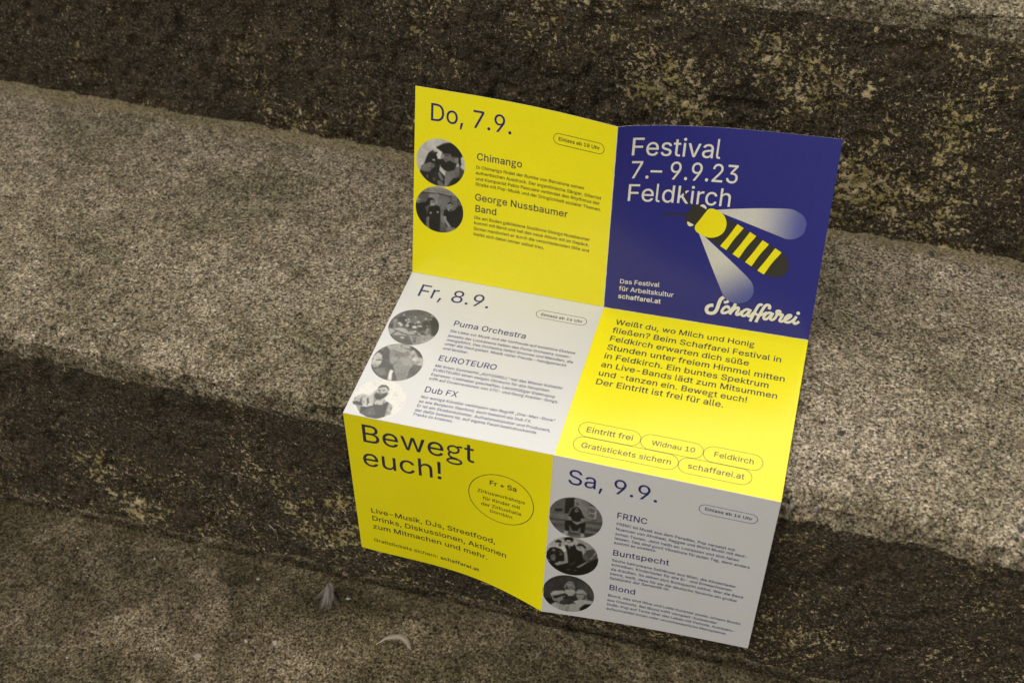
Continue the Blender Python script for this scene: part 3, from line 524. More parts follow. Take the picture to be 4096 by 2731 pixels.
# lettering: outlines of a grotesque alphabet, 1000 units to the size
FONT = json.loads(r'''{"!":[196,[[67,160,63,509,132,509,128,160],[98,-4,81,-1,66,9,56,24,52,41,56,58,66,73,81,83,98,86,116,83,130,73,140,58,143,41,140,24,130,9,116,-1]]],"+":[453,[[198,34,198,364,255,364,255,34],[61,172,61,226,391,226,391,172]]],",":[188,[[38,-119,68,71,137,71,84,-119]]],"-":[453,[[337,244,337,188,114,188,114,244]]],".":[188,[[95,-4,78,-1,63,9,53,24,50,41,53,59,63,73,78,83,95,87,113,83,128,73,138,59,141,41,138,24,128,9,113,-1]]],"0":[453,[[227,-7,174,1,130,24,95,62,69,113,53,178,48,254,53,330,69,395,95,447,130,484,174,508,227,516,279,508,323,484,358,447,384,395,400,330,405,254,400,178,384,113,359,62,323,24,279,1],[227,50,261,56,290,74,313,103,330,144,340,194,344,254,340,314,330,365,313,405,290,435,261,453,227,460,192,453,163,435,140,405,123,365,113,314,109,254,113,194,123,144,140,103,163,74,192,56]]],"1":[453,[[76,0,76,55,391,55,391,0],[276,509,276,0,212,0,212,448,209,448,86,358,86,427,198,509]]],"2":[453,[[64,0,64,47,234,229,282,282,299,305,311,327,318,348,320,371,317,397,308,419,293,436,273,449,250,457,224,460,196,457,172,447,153,433,139,413,130,390,127,362,66,362,71,405,86,442,111,473,143,496,182,511,225,516,268,511,306,497,337,474,361,445,376,411,381,372,378,345,371,318,357,290,336,259,267,180,153,60,153,57,389,57,389,0]]],"3":[453,[[218,-7,173,-3,133,10,98,30,70,57,52,91,44,132,109,132,115,107,126,87,144,71,165,59,191,52,219,50,248,53,275,61,297,74,315,93,325,116,329,145,326,172,316,196,299,217,275,234,242,244,201,248,157,248,157,299,288,448,288,452,70,452,70,509,372,509,372,461,211,278,211,289,264,288,308,276,344,253,371,222,387,186,393,145,387,103,370,66,344,36,309,12,266,-2]]],"4":[453,[[40,105,40,158,247,509,311,509,109,166,109,163,413,163,413,105],[282,0,282,121,282,146,282,318,343,318,343,0]]],"5":[453,[[221,-7,178,-2,140,11,108,32,83,60,66,93,60,130,122,130,127,108,138,89,154,73,173,60,196,52,221,50,250,53,276,64,298,82,314,104,324,131,328,162,324,193,314,221,297,244,275,262,248,273,218,277,192,275,167,268,145,258,128,246,67,253,96,509,366,509,366,452,151,452,134,301,136,301,155,315,178,325,203,331,229,334,263,330,294,321,321,306,345,285,364,260,379,231,388,199,391,163,385,117,369,76,343,41,309,15,268,-1]]],"6":[453,[[226,-7,182,-1,142,15,109,40,84,74,69,115,64,162,68,199,80,239,102,285,137,340,252,509,322,509,151,261,145,261,154,275,165,288,179,299,196,307,214,312,235,314,278,309,316,295,346,271,370,240,384,201,389,157,384,112,368,73,343,39,310,14,271,-2],[226,48,254,52,279,63,299,79,314,101,324,128,327,157,324,187,314,213,299,235,279,251,254,262,226,265,198,262,174,252,153,235,138,214,128,188,125,158,128,128,138,102,153,79,174,63,198,52]]],"7":[453,[[97,0,323,448,323,452,62,452,62,509,391,509,391,449,165,0]]],"8":[453,[[226,-7,178,-2,136,11,101,33,74,62,57,96,52,135,55,166,65,195,81,220,101,241,125,256,153,265,153,267,119,282,93,308,76,342,70,380,75,417,90,450,114,477,146,498,184,511,226,516,269,511,306,498,337,477,361,450,377,417,382,380,376,342,359,308,333,282,300,267,300,265,327,256,351,241,372,220,387,195,397,166,401,135,395,96,378,62,352,33,317,11,275,-2],[226,49,258,52,285,60,307,74,323,91,333,113,337,139,333,165,322,189,305,208,283,223,256,232,226,235,196,232,169,223,147,208,130,189,119,165,115,139,119,113,129,91,145,74,167,60,195,52],[226,290,252,292,274,300,293,313,307,330,316,351,319,376,316,399,308,420,294,437,275,449,252,457,226,460,200,457,177,449,159,437,145,420,136,399,133,376,136,351,145,330,159,313,178,300,201,292]]],"9":[453,[[226,516,271,510,310,494,343,468,368,434,384,393,389,347,385,309,373,270,350,224,315,168,200,0,130,0,301,248,307,248,299,234,287,221,273,210,257,202,238,196,218,195,175,199,137,214,106,237,83,269,68,307,64,352,69,397,85,436,110,469,143,494,182,510],[226,460,199,457,174,446,154,429,138,407,129,381,125,352,129,322,138,295,154,274,174,257,199,247,226,243,254,247,279,257,299,273,314,295,324,321,327,350,324,381,314,407,299,429,279,446,254,457]]],":":[188,[[95,-4,78,-1,63,9,53,24,50,41,53,59,63,73,78,83,95,87,113,83,128,73,138,59,141,41,138,24,128,9,113,-1],[95,271,78,274,63,284,53,299,50,316,53,334,63,349,78,359,95,362,113,359,128,349,138,334,141,316,138,299,128,284,113,274]]],"?":[358,[[132,152,132,159,134,200,141,230,153,252,168,269,209,298,230,314,247,334,258,357,262,384,259,406,250,425,237,441,220,452,200,459,178,462,157,459,137,453,120,441,106,425,96,404,92,378,27,378,33,418,49,452,73,479,103,499,138,511,178,516,219,511,255,498,284,478,306,451,319,418,324,382,319,344,306,311,284,284,254,261,219,235,207,221,200,205,195,185,194,158,194,152],[164,-4,146,-1,131,9,121,24,118,41,121,58,131,73,146,83,164,86,181,83,196,73,206,58,209,41,206,24,196,9,181,-1]]],"A":[480,[[16,0,201,509,276,509,463,0,395,0,287,302,264,372,232,478,245,478,213,371,191,302,85,0],[110,142,110,199,370,199,370,142]]],"B":[456,[[60,0,60,509,241,509,289,504,329,491,359,469,381,442,394,410,398,374,395,344,387,320,373,301,356,286,336,275,315,267,315,262,339,257,363,245,385,227,402,203,414,173,418,136,413,100,400,67,377,39,344,18,301,4,247,0],[125,57,245,57,296,63,330,80,349,105,355,137,352,161,342,184,327,203,306,218,279,228,248,231,125,231],[125,285,238,285,265,288,288,296,308,309,323,326,333,348,336,372,330,403,313,429,283,446,240,452,125,452]]],"C":[510,[[267,-7,205,1,150,25,104,63,70,115,48,179,40,254,48,329,70,393,104,445,150,484,205,508,267,516,305,513,340,504,373,490,402,471,427,447,448,418,463,385,473,348,408,348,401,373,389,395,375,413,357,428,337,440,315,449,292,454,267,456,223,450,184,432,150,403,125,364,109,314,103,254,109,194,125,145,151,105,184,76,223,59,267,53,292,55,315,60,337,69,357,81,375,96,389,114,401,136,408,160,473,160,463,124,448,91,428,62,402,38,373,19,341,5,305,-4]]],"D":[502,[[60,509,225,509,294,501,353,478,385,455,412,426,433,391,455,329,462,255,455,181,433,119,411,83,384,54,351,31,291,8,219,0,60,0],[125,57,215,57,272,63,318,81,354,110,379,149,394,198,399,255,394,312,379,361,354,399,320,428,275,446,221,452,125,452]]],"E":[419,[[60,0,60,509,372,509,372,452,125,452,125,286,355,286,355,229,125,229,125,57,375,57,375,0]]],"F":[410,[[60,0,60,509,369,509,369,452,125,452,125,278,346,278,346,221,125,221,125,0]]],"G":[520,[[269,-7,205,1,149,25,104,64,69,116,47,179,40,254,47,329,69,393,103,445,149,484,203,508,265,516,304,513,340,504,374,489,403,469,429,445,449,416,465,384,474,349,408,349,399,372,387,393,373,411,356,427,337,439,315,448,291,454,265,456,222,450,183,432,150,404,125,364,109,314,103,254,109,194,125,145,151,105,184,76,224,59,269,53,309,57,345,71,374,93,396,123,410,160,415,202,434,199,283,199,283,256,478,256,478,200,471,141,451,91,419,50,377,19,326,0]]],"H":[517,[[60,0,60,509,125,509,125,289,392,289,392,509,457,509,457,0,392,0,392,232,125,232,125,0]]],"I":[300,[[31,0,31,57,118,57,118,452,31,452,31,509,269,509,269,452,183,452,183,57,269,57,269,0]]],"J":[396,[[185,-7,143,-2,106,11,75,33,52,63,38,100,33,145,33,173,98,173,98,145,104,104,122,74,149,56,185,50,220,56,248,74,266,104,272,145,272,509,336,509,336,145,332,100,318,63,294,33,263,11,227,-2]]],"K":[467,[[104,145,104,216,139,261,174,303,212,344,364,509,448,509,231,276,228,276],[60,0,60,509,125,509,125,334,124,225,125,193,125,0],[372,0,188,259,228,309,449,0]]],"L":[393,[[60,0,60,509,125,509,125,57,361,57,361,0]]],"M":[628,[[60,0,60,509,152,509,277,187,287,159,299,123,311,84,322,49,307,49,318,83,330,121,342,158,352,187,476,509,568,509,568,0,504,0,504,291,504,327,505,369,506,413,507,457,513,457,498,409,482,363,467,322,456,291,342,0,286,0,170,291,159,321,145,361,129,408,112,457,119,457,120,416,121,372,122,328,122,291,122,0]]],"N":[523,[[60,0,60,509,136,509,343,183,363,151,388,107,414,55,405,54,401,108,399,157,399,195,399,509,463,509,463,0,387,0,202,290,177,331,148,381,108,452,119,454,122,384,124,328,125,291,125,0]]],"O":[533,[[267,-7,205,1,150,25,105,63,70,115,48,179,40,254,48,329,70,393,105,445,150,484,205,508,267,516,329,508,384,484,429,445,464,393,486,329,493,254,486,179,464,115,429,63,384,25,329,1],[267,53,310,59,349,76,383,105,408,144,425,194,430,254,425,314,408,365,383,404,349,433,310,450,267,456,223,450,184,433,151,404,125,364,109,314,103,254,109,194,125,144,151,105,184,76,223,59]]],"P":[445,[[60,0,60,509,235,509,289,503,332,487,366,462,390,430,404,391,409,348,404,304,390,265,366,233,332,207,289,191,235,186,109,186,109,242,233,242,269,246,297,256,318,272,333,294,342,319,344,348,342,376,333,402,318,423,297,439,268,449,232,452,125,452,125,0]]],"Q":[533,[[245,159,313,159,369,85,384,65,468,-48,401,-48,346,27,331,46],[267,-7,205,1,150,25,105,63,70,115,48,179,40,254,48,329,70,393,105,445,150,484,205,508,267,516,329,508,384,484,429,445,464,393,486,329,493,254,486,179,464,115,429,63,384,25,329,1],[267,53,310,59,349,76,383,105,408,144,425,194,430,254,425,314,408,365,383,404,349,433,310,450,267,456,223,450,184,433,151,404,125,364,109,314,103,254,109,194,125,144,151,105,184,76,223,59]]],"R":[449,[[60,0,60,509,236,509,290,504,333,489,367,465,390,433,405,395,409,352,405,309,390,271,367,240,333,217,289,203,236,198,96,198,96,255,234,255,269,258,298,267,319,281,334,300,342,324,345,352,342,380,334,405,319,425,298,440,269,449,233,452,125,452,125,0],[353,0,230,229,303,229,428,0]]],"S":[447,[[224,-9,172,-4,128,9,91,31,64,60,46,96,38,137,104,137,110,110,123,88,142,71,166,59,194,52,224,49,257,52,286,60,311,74,329,92,341,114,346,139,342,161,332,179,316,193,296,205,245,222,184,239,128,260,86,289,67,313,56,341,52,372,58,413,75,448,102,476,138,498,180,511,227,516,275,511,316,498,351,476,377,449,394,415,401,378,337,378,326,412,302,437,267,453,225,459,194,456,167,448,145,435,129,418,118,398,115,376,119,352,131,334,148,319,169,308,212,293,264,279,312,264,336,252,359,238,379,220,395,198,405,171,408,139,403,99,386,64,360,34,323,11,278,-4]]],"T":[449,[[32,452,32,509,417,509,417,452,257,452,257,0,193,0,193,452]]],"U":[517,[[259,-8,203,-2,154,15,114,43,85,80,66,124,60,173,60,509,124,509,124,178,128,144,141,113,160,87,187,68,220,56,259,52,298,56,331,68,357,87,377,113,389,144,393,178,393,509,457,509,457,173,451,124,433,80,403,43,363,15,315,-2]]],"V":[480,[[204,0,16,509,84,509,192,206,215,137,248,31,235,31,267,138,290,206,395,509,463,509,278,0]]],"W":[686,[[155,0,16,509,82,509,163,196,175,145,187,94,197,40,189,40,200,94,211,145,224,196,306,509,380,509,462,196,474,145,486,94,497,40,488,40,499,94,510,145,523,196,603,509,670,509,530,0,455,0,368,323,351,391,336,475,350,475,335,395,318,323,230,0]]],"X":[474,[[18,0,217,284,217,236,29,509,104,509,178,400,204,361,223,329,243,292,232,292,252,329,272,361,298,400,374,509,446,509,259,239,259,287,456,0,382,0,292,129,268,165,250,195,230,231,244,231,225,196,206,166,182,129,91,0]]],"Y":[472,[[203,0,203,208,16,509,91,509,192,344,222,292,250,230,224,230,251,293,280,344,381,509,455,509,268,208,268,0]]],"Z":[438,[[42,0,42,46,273,385,306,431,341,476,348,454,285,452,223,452,40,452,40,509,397,509,397,462,169,129,134,81,97,33,90,54,152,57,214,57,399,57,399,0]]],"_":[319,[[319,0,319,-56,0,-56,0,0]]],"a":[389,[[160,-9,126,-5,94,5,68,22,48,45,35,73,30,108,34,138,43,161,58,179,78,193,100,203,125,211,178,220,234,227,252,230,265,235,273,243,276,255,276,257,273,279,267,297,256,311,240,322,220,329,196,331,171,329,149,322,132,313,118,301,107,288,100,274,41,291,57,322,79,346,104,364,133,375,163,382,194,384,239,379,263,372,286,360,306,343,322,320,333,290,337,251,337,0,277,0,277,52,272,52,252,25,236,12,215,1,190,-6],[170,45,202,49,228,59,248,74,263,93,272,115,276,138,276,190,259,182,231,176,200,171,175,168,134,159,117,150,103,139,95,124,92,105,94,87,102,72,114,61,130,52,149,47]]],"b":[424,[[229,-8,198,-5,172,4,153,17,138,31,118,59,112,59,112,0,53,0,53,509,114,509,114,319,118,319,137,346,152,360,171,373,197,381,229,384,274,378,313,361,345,332,370,293,385,245,390,189,385,133,370,84,346,45,313,16,274,-2],[220,47,253,51,279,66,301,88,316,117,325,151,328,189,325,227,316,261,301,290,280,311,253,325,220,330,188,325,161,312,140,291,125,263,116,229,113,189,116,150,125,115,140,86,162,65,188,51]]],"c":[396,[[207,-8,159,-2,117,16,82,46,56,85,40,133,34,187,40,243,56,291,82,330,117,360,159,378,207,384,234,383,260,377,284,368,305,356,324,341,340,322,353,301,362,277,303,262,290,289,270,311,242,325,207,330,173,325,145,310,124,287,108,258,99,224,96,187,99,151,108,117,124,89,145,66,173,51,207,46,243,52,271,66,292,89,304,117,363,102,354,78,341,56,325,37,306,21,285,9,261,-1,235,-6]]],"d":[424,[[195,-8,151,-2,111,16,79,45,55,84,39,133,34,189,39,245,55,293,79,332,112,361,151,378,196,384,228,381,253,373,272,360,287,346,306,319,311,319,311,509,372,509,372,0,313,0,313,59,307,59,287,31,272,17,252,4,227,-5],[205,47,236,51,263,65,284,86,299,115,309,150,312,189,309,229,300,263,284,291,263,312,237,325,205,330,172,325,145,311,124,290,108,261,99,227,96,189,99,151,109,117,124,88,145,66,172,51]]],"e":[404,[[212,-8,161,-2,117,16,82,46,56,85,40,132,34,187,39,242,55,290,81,329,115,359,157,378,205,384,236,382,266,374,294,361,319,341,341,315,357,282,368,242,371,194,371,169,75,169,75,221,338,221,310,202,307,237,298,269,283,294,263,314,237,326,205,330,173,326,146,313,125,294,109,270,99,241,96,211,96,178,100,139,110,106,128,80,151,61,179,50,212,46,234,48,254,53,271,61,285,73,297,88,306,105,365,91,353,63,335,39,311,19,283,4,249,-5]]],"f":[254,[[228,379,228,327,6,327,6,379],[81,0,81,432,84,461,96,486,113,505,135,519,161,527,187,530,222,527,243,521,227,468,215,472,195,474,171,470,154,460,145,443,142,419,142,0]]],"g":[425,[[207,-151,168,-148,134,-140,105,-127,82,-110,64,-91,51,-69,101,-41,122,-66,136,-78,154,-88,178,-95,207,-97,249,-92,282,-75,298,-58,308,-34,311,-6,311,68,306,68,287,41,272,28,252,16,227,8,195,5,152,10,113,27,80,53,55,90,39,136,34,191,39,246,55,293,80,332,112,361,152,378,196,384,228,382,253,373,273,360,288,346,308,319,313,319,313,379,372,379,372,-9,367,-54,350,-90,324,-117,291,-136,251,-147],[205,59,237,63,264,75,285,95,300,121,309,154,312,193,309,231,300,264,285,291,264,312,237,325,205,330,172,325,145,312,124,290,109,262,99,229,96,193,99,155,109,123,124,96,145,76,172,63]]],"h":[410,[[114,227,114,0,53,0,53,509,114,509,114,287,102,287,124,332,152,362,187,379,227,384,264,380,295,369,321,349,341,321,353,285,357,240,357,0,296,0,296,235,290,275,273,304,246,323,210,329,184,326,161,317,141,303,126,283,117,257]]],"i":[167,[[53,0,53,379,114,379,114,0],[84,443,67,446,54,455,44,468,41,483,44,499,54,512,67,521,84,524,100,521,114,512,123,499,126,483,123,468,114,455,100,446]]],"j":[167,[[53,379,114,379,114,-30,111,-63,102,-90,86,-113,65,-129,37,-139,4,-143,-10,-143,-10,-87,2,-87,25,-83,40,-72,50,-54,53,-29],[83,443,67,446,53,455,44,468,41,483,44,499,53,512,67,521,83,524,100,521,114,512,123,499,126,483,123,468,114,455,100,446]]],"k":[381,[[110,137,110,212,121,212,284,379,360,379,184,199,177,199],[53,0,53,509,114,509,114,0],[294,0,148,186,191,229,372,0]]],"l":[189,[[139,-2,101,3,74,20,58,47,53,84,53,509,114,509,114,99,115,77,120,62,130,54,146,52,160,53,170,54,181,3,162,-1]]],"m":[610,[[53,0,53,379,112,379,112,295,108,295,118,323,132,346,151,363,172,376,195,384,219,386,257,380,287,361,309,331,321,295,312,295,322,321,337,343,357,361,381,375,407,383,437,386,468,383,497,372,522,354,541,328,553,296,557,255,557,0,496,0,496,254,490,289,473,313,447,326,419,330,395,328,374,320,358,307,345,290,338,270,335,247,335,0,274,0,274,260,269,288,253,311,229,326,199,330,178,328,158,320,140,307,126,289,117,266,114,238,114,0]]],"n":[410,[[114,227,114,0,53,0,53,379,112,379,112,287,102,287,124,332,152,362,187,379,227,384,264,380,295,369,321,349,341,321,353,285,357,240,357,0,296,0,296,235,290,275,273,304,246,323,210,329,184,326,161,317,141,303,126,283,117,257]]],"o":[415,[[207,-8,159,-2,117,16,82,46,56,85,40,133,34,187,40,243,56,291,82,330,117,360,159,378,207,384,256,378,299,360,333,330,359,291,376,243,381,187,376,133,359,85,333,46,299,16,256,-2],[207,46,242,51,270,66,292,89,307,117,316,151,319,187,316,224,307,258,292,287,270,310,242,325,207,330,173,325,145,310,124,287,108,258,99,224,96,187,99,151,108,117,124,89,145,66,173,51]]],"p":[424,[[53,-143,53,379,112,379,112,319,118,319,137,346,152,360,171,373,197,381,229,384,274,378,313,361,345,332,370,293,385,245,390,189,385,133,370,84,346,45,313,16,274,-2,229,-8,198,-5,173,4,153,17,138,31,118,59,114,59,114,-143],[220,47,253,51,279,66,301,88,316,117,325,151,328,189,325,227,316,261,301,290,280,311,253,325,220,330,188,325,161,312,140,291,125,263,116,229,113,189,116,150,125,115,140,86,162,65,188,51]]],"q":[424,[[372,-143,311,-143,311,59,306,59,287,31,272,17,252,4,227,-5,195,-8,151,-2,111,16,79,45,55,84,39,133,34,189,39,245,55,293,79,332,112,361,151,378,196,384,228,381,253,373,272,360,287,346,307,319,313,319,313,379,372,379],[205,47,236,51,263,65,284,86,299,115,309,150,312,189,309,229,300,263,284,291,263,312,237,325,205,330,172,325,145,311,124,290,108,261,99,227,96,189,99,151,109,117,124,88,145,66,172,51]]],"r":[259,[[53,0,53,379,112,379,112,321,115,321,130,347,152,367,181,380,213,385,229,384,243,384,243,322,230,324,207,326,182,323,159,315,140,301,126,284,117,262,114,237,114,0]]],"s":[365,[[182,-8,145,-5,112,3,84,18,62,38,45,63,36,94,94,107,105,79,124,60,150,49,181,45,217,50,244,62,262,81,268,103,265,121,254,136,237,147,212,155,149,170,104,186,72,208,53,237,47,274,51,305,65,332,87,354,115,370,149,381,187,384,223,381,254,372,279,358,299,339,314,316,324,290,268,277,258,298,243,316,219,328,187,333,156,329,131,317,114,299,109,277,112,258,124,243,144,232,172,223,229,209,275,194,306,171,325,142,331,107,326,75,312,47,290,24,260,6,223,-5]]],"t":[227,[[204,379,204,327,6,327,6,379],[65,471,126,471,126,98,128,76,136,61,150,53,170,50,185,51,202,54,213,2,192,-3,168,-4,125,2,92,21,72,52,65,93]]],"u":[410,[[182,-5,146,-1,115,11,89,31,69,59,57,95,53,139,53,379,114,379,114,144,119,105,137,75,164,56,200,50,226,53,249,62,268,77,283,97,293,122,296,153,296,379,357,379,357,0,298,0,298,92,307,92,286,47,257,17,222,0]]],"v":[389,[[163,0,17,379,84,379,165,155,187,87,206,21,184,21,203,87,224,155,305,379,371,379,226,0]]],"w":[567,[[138,0,23,379,87,379,133,214,154,137,175,41,165,41,186,135,206,214,252,379,316,379,362,214,382,136,402,41,391,41,413,135,434,214,480,379,545,379,429,0,368,0,319,172,305,225,291,280,277,338,291,338,277,280,263,225,248,172,199,0]]],"x":[379,[[21,0,171,218,171,171,29,379,100,379,147,306,179,253,207,206,175,206,202,253,233,306,282,379,352,379,209,169,209,214,358,0,287,0,231,85,200,136,173,182,205,182,178,136,148,85,91,0]]],"y":[389,[[47,-139,61,-86,71,-87,88,-90,104,-89,118,-84,130,-74,141,-58,151,-36,163,-1,17,379,84,379,165,155,187,87,206,21,184,21,202,87,224,155,305,379,371,379,204,-58,191,-85,177,-107,159,-124,139,-136,117,-143,91,-145,65,-143]]],"z":[380,[[42,0,42,46,254,320,254,323,48,323,48,379,333,379,333,331,126,60,126,56,339,56,339,0]]],"Ä":[480,[[16,0,201,509,276,509,463,0,395,0,287,302,264,372,232,478,245,478,213,371,191,302,85,0],[110,142,110,199,370,199,370,142],[312,572,296,575,283,584,274,597,271,612,274,628,283,641,296,650,312,653,327,650,340,641,349,628,352,612,349,597,340,584,327,575],[168,572,152,575,139,584,130,597,127,612,130,628,139,641,152,650,168,653,183,650,196,641,205,628,208,612,205,597,196,584,183,575]]],"Ö":[533,[[267,-7,205,1,150,25,105,63,70,115,48,179,40,254,48,329,70,393,105,445,150,484,205,508,267,516,329,508,384,484,429,445,464,393,486,329,493,254,486,179,464,115,429,63,384,25,329,1],[267,53,310,59,349,76,383,105,408,144,425,194,430,254,425,314,408,365,383,404,349,433,310,450,267,456,223,450,184,433,151,404,125,364,109,314,103,254,109,194,125,144,151,105,184,76,223,59],[339,572,323,575,310,584,301,597,298,612,301,628,310,641,323,650,339,653,355,650,368,641,376,628,379,612,376,597,368,584,355,575],[195,572,180,575,167,584,158,597,155,612,158,628,167,641,180,650,195,653,211,650,224,641,233,628,236,612,233,597,224,584,211,575]]],"Ü":[517,[[259,-8,203,-2,154,15,114,43,85,80,66,124,60,173,60,509,124,509,124,178,128,144,141,113,160,87,187,68,220,56,259,52,298,56,331,68,357,87,377,113,389,144,393,178,393,509,457,509,457,173,451,124,433,80,403,43,363,15,315,-2],[331,572,315,575,302,584,293,597,290,612,293,628,302,641,315,650,331,653,346,650,359,641,368,628,371,612,368,597,359,584,346,575],[187,572,172,575,158,584,149,597,146,612,149,628,158,641,172,650,187,653,203,650,216,641,224,628,227,612,224,597,216,584,203,575]]],"ß":[441,[[122,362,122,0,60,0,60,362,64,409,77,447,99,477,127,498,160,511,197,516,229,512,260,503,289,486,312,463,327,432,332,393,330,370,325,351,309,322,292,299,287,287,285,272,288,256,297,241,327,215,362,188,378,171,391,152,400,129,403,100,399,69,386,42,366,21,340,6,307,-4,269,-7,237,-5,207,1,182,10,164,20,187,74,217,58,238,52,265,50,297,53,321,64,337,81,342,104,339,123,330,139,300,167,264,194,248,209,235,227,226,247,223,272,224,291,230,306,247,329,264,353,270,368,272,388,266,420,250,442,226,455,197,459,164,453,141,435,127,405]]],"ä":[389,[[160,-9,126,-5,94,5,68,22,48,45,35,73,30,108,34,138,43,161,58,179,78,193,100,203,125,211,178,220,234,227,252,230,265,235,273,243,276,255,276,257,273,279,267,297,256,311,240,322,220,329,196,331,171,329,149,322,132,313,118,301,107,288,100,274,41,291,57,322,79,346,104,364,133,375,163,382,194,384,239,379,263,372,286,360,306,343,322,320,333,290,337,251,337,0,277,0,277,52,272,52,252,25,236,12,215,1,190,-6],[170,45,202,49,228,59,248,74,263,93,272,115,276,138,276,190,259,182,231,176,200,171,175,168,134,159,117,150,103,139,95,124,92,105,94,87,102,72,114,61,130,52,149,47],[261,443,246,446,233,455,224,468,221,483,224,499,233,512,246,520,261,523,277,520,290,512,299,499,301,483,299,468,290,455,277,446],[117,443,102,446,89,455,80,468,77,483,80,499,89,512,102,520,117,523,133,520,146,512,155,499,158,483,155,468,146,455,133,446]]],"ö":[415,[[207,-8,159,-2,117,16,82,46,56,85,40,133,34,187,40,243,56,291,82,330,117,360,159,378,207,384,256,378,299,360,333,330,359,291,376,243,381,187,376,133,359,85,333,46,299,16,256,-2],[207,46,242,51,270,66,292,89,307,117,316,151,319,187,316,224,307,258,292,287,270,310,242,325,207,330,173,325,145,310,124,287,108,258,99,224,96,187,99,151,108,117,124,89,145,66,173,51],[279,443,264,446,251,455,242,468,239,483,242,499,251,512,264,520,279,523,295,520,308,512,317,499,320,483,317,468,308,455,295,446],[136,443,120,446,107,455,98,468,95,483,98,499,107,512,120,520,136,523,151,520,164,512,173,499,176,483,173,468,164,455,151,446]]],"ü":[410,[[182,-5,146,-1,115,11,89,31,69,59,57,95,53,139,53,379,114,379,114,144,119,105,137,75,164,56,200,50,226,53,249,62,268,77,283,97,293,122,296,153,296,379,357,379,357,0,298,0,298,92,307,92,286,47,257,17,222,0],[277,443,261,446,248,455,239,468,236,483,239,499,248,512,261,520,277,523,292,520,305,512,314,499,317,483,314,468,305,455,292,446],[133,443,118,446,104,455,96,468,93,483,96,499,104,512,118,520,133,523,149,520,162,512,170,499,173,483,170,468,162,455,149,446]]],"–":[350,[[350,244,350,188,0,188,0,244]]],"“":[300,[[52,318,104,509,151,509,121,318],[175,318,228,509,274,509,244,318]]],"„":[287,[[38,-119,68,71,138,71,85,-119],[161,-119,192,71,261,71,208,-119]]]," ":[188,[]]}''')
_cache = {}
def ribbon(P, w, round_ends=True):
    """flat stroke of width w along points P (already smooth)"""
    P = np.asarray(P, float)
    w = np.full(len(P), w, float) if np.isscalar(w) else np.asarray(w, float)
    d = np.gradient(P, axis=0); n = np.stack([-d[:, 1], d[:, 0]], 1); n /= np.linalg.norm(n, axis=1)[:, None] + 1e-9
    A = P + n * w[:, None] / 2; B = P - n * w[:, None] / 2
    V = np.vstack([A, B]); k = len(P)
    Fc = [(i, k + i, k + i + 1, i + 1) for i in range(k - 1)]
    return V, Fc
def smooth(P, m=8, closed=False):
    """Catmull-Rom through the points"""
    P = np.asarray(P, float); n = len(P); out = []
    rng = range(n if closed else n - 1)
    for i in rng:
        p0 = P[(i - 1) % n] if closed or i > 0 else 2 * P[0] - P[1]
        p1 = P[i]; p2 = P[(i + 1) % n]
        p3 = P[(i + 2) % n] if closed or i + 2 < n else 2 * P[-1] - P[-2]
        for t in np.linspace(0, 1, m, endpoint=False):
            out.append(0.5 * (2 * p1 + (p2 - p0) * t + (2 * p0 - 5 * p1 + 4 * p2 - p3) * t * t + (3 * p1 - p0 - 3 * p2 + p3) * t ** 3))
    if not closed: out.append(P[-1])
    return np.array(out)
def fill(loops, offset=0.0, grid=None):
    """triangles inside closed loops (holes kept open); grid adds inner points so that a big shape follows the bent paper"""
    pts = []; faces = []
    for lp in loops:
        P = np.asarray(lp, float)
        if offset:
            d = np.roll(P, -1, 0) - P; d /= np.linalg.norm(d, axis=1)[:, None] + 1e-9
            n1 = np.stack([-d[:, 1], d[:, 0]], 1); n0 = np.roll(n1, 1, 0)
            m = n0 + n1; m /= np.maximum((m * n1).sum(1), 0.7)[:, None]
            P = P + m * offset
        faces.append(list(range(len(pts), len(pts) + len(P)))); pts += [Vector(p) for p in P]
    if grid:
        A = np.array(pts); lo, hi = A.min(0), A.max(0)
        for x in np.arange(lo[0] + grid * .5, hi[0], grid):
            for y in np.arange(lo[1] + grid * .5, hi[1], grid): pts.append(Vector((x, y)))
    loops2 = [np.array([pts[i][:] for i in f]) for f in faces]
    edges = [(a, b) for f in faces for a, b in zip(f, f[1:] + f[:1])]
    r = delaunay_2d_cdt(pts, edges, [], 0, 1e-5)
    V = np.array([v[:] for v in r[0]]).reshape(-1, 2); T = np.array([tuple(f) for f in r[2]])
    ctr = V[T].mean(1); wn = np.zeros(len(T), int)
    for L in loops2:                                    # winding number of every triangle
        A, B = L, np.roll(L, -1, 0)
        for a, b in zip(A, B):
            side = (b[0] - a[0]) * (ctr[:, 1] - a[1]) - (ctr[:, 0] - a[0]) * (b[1] - a[1])
            wn += ((a[1] <= ctr[:, 1]) & (b[1] > ctr[:, 1]) & (side > 0)).astype(int) - ((a[1] > ctr[:, 1]) & (b[1] <= ctr[:, 1]) & (side < 0)).astype(int)
    return V, [tuple(t) for t in T[wn != 0]]
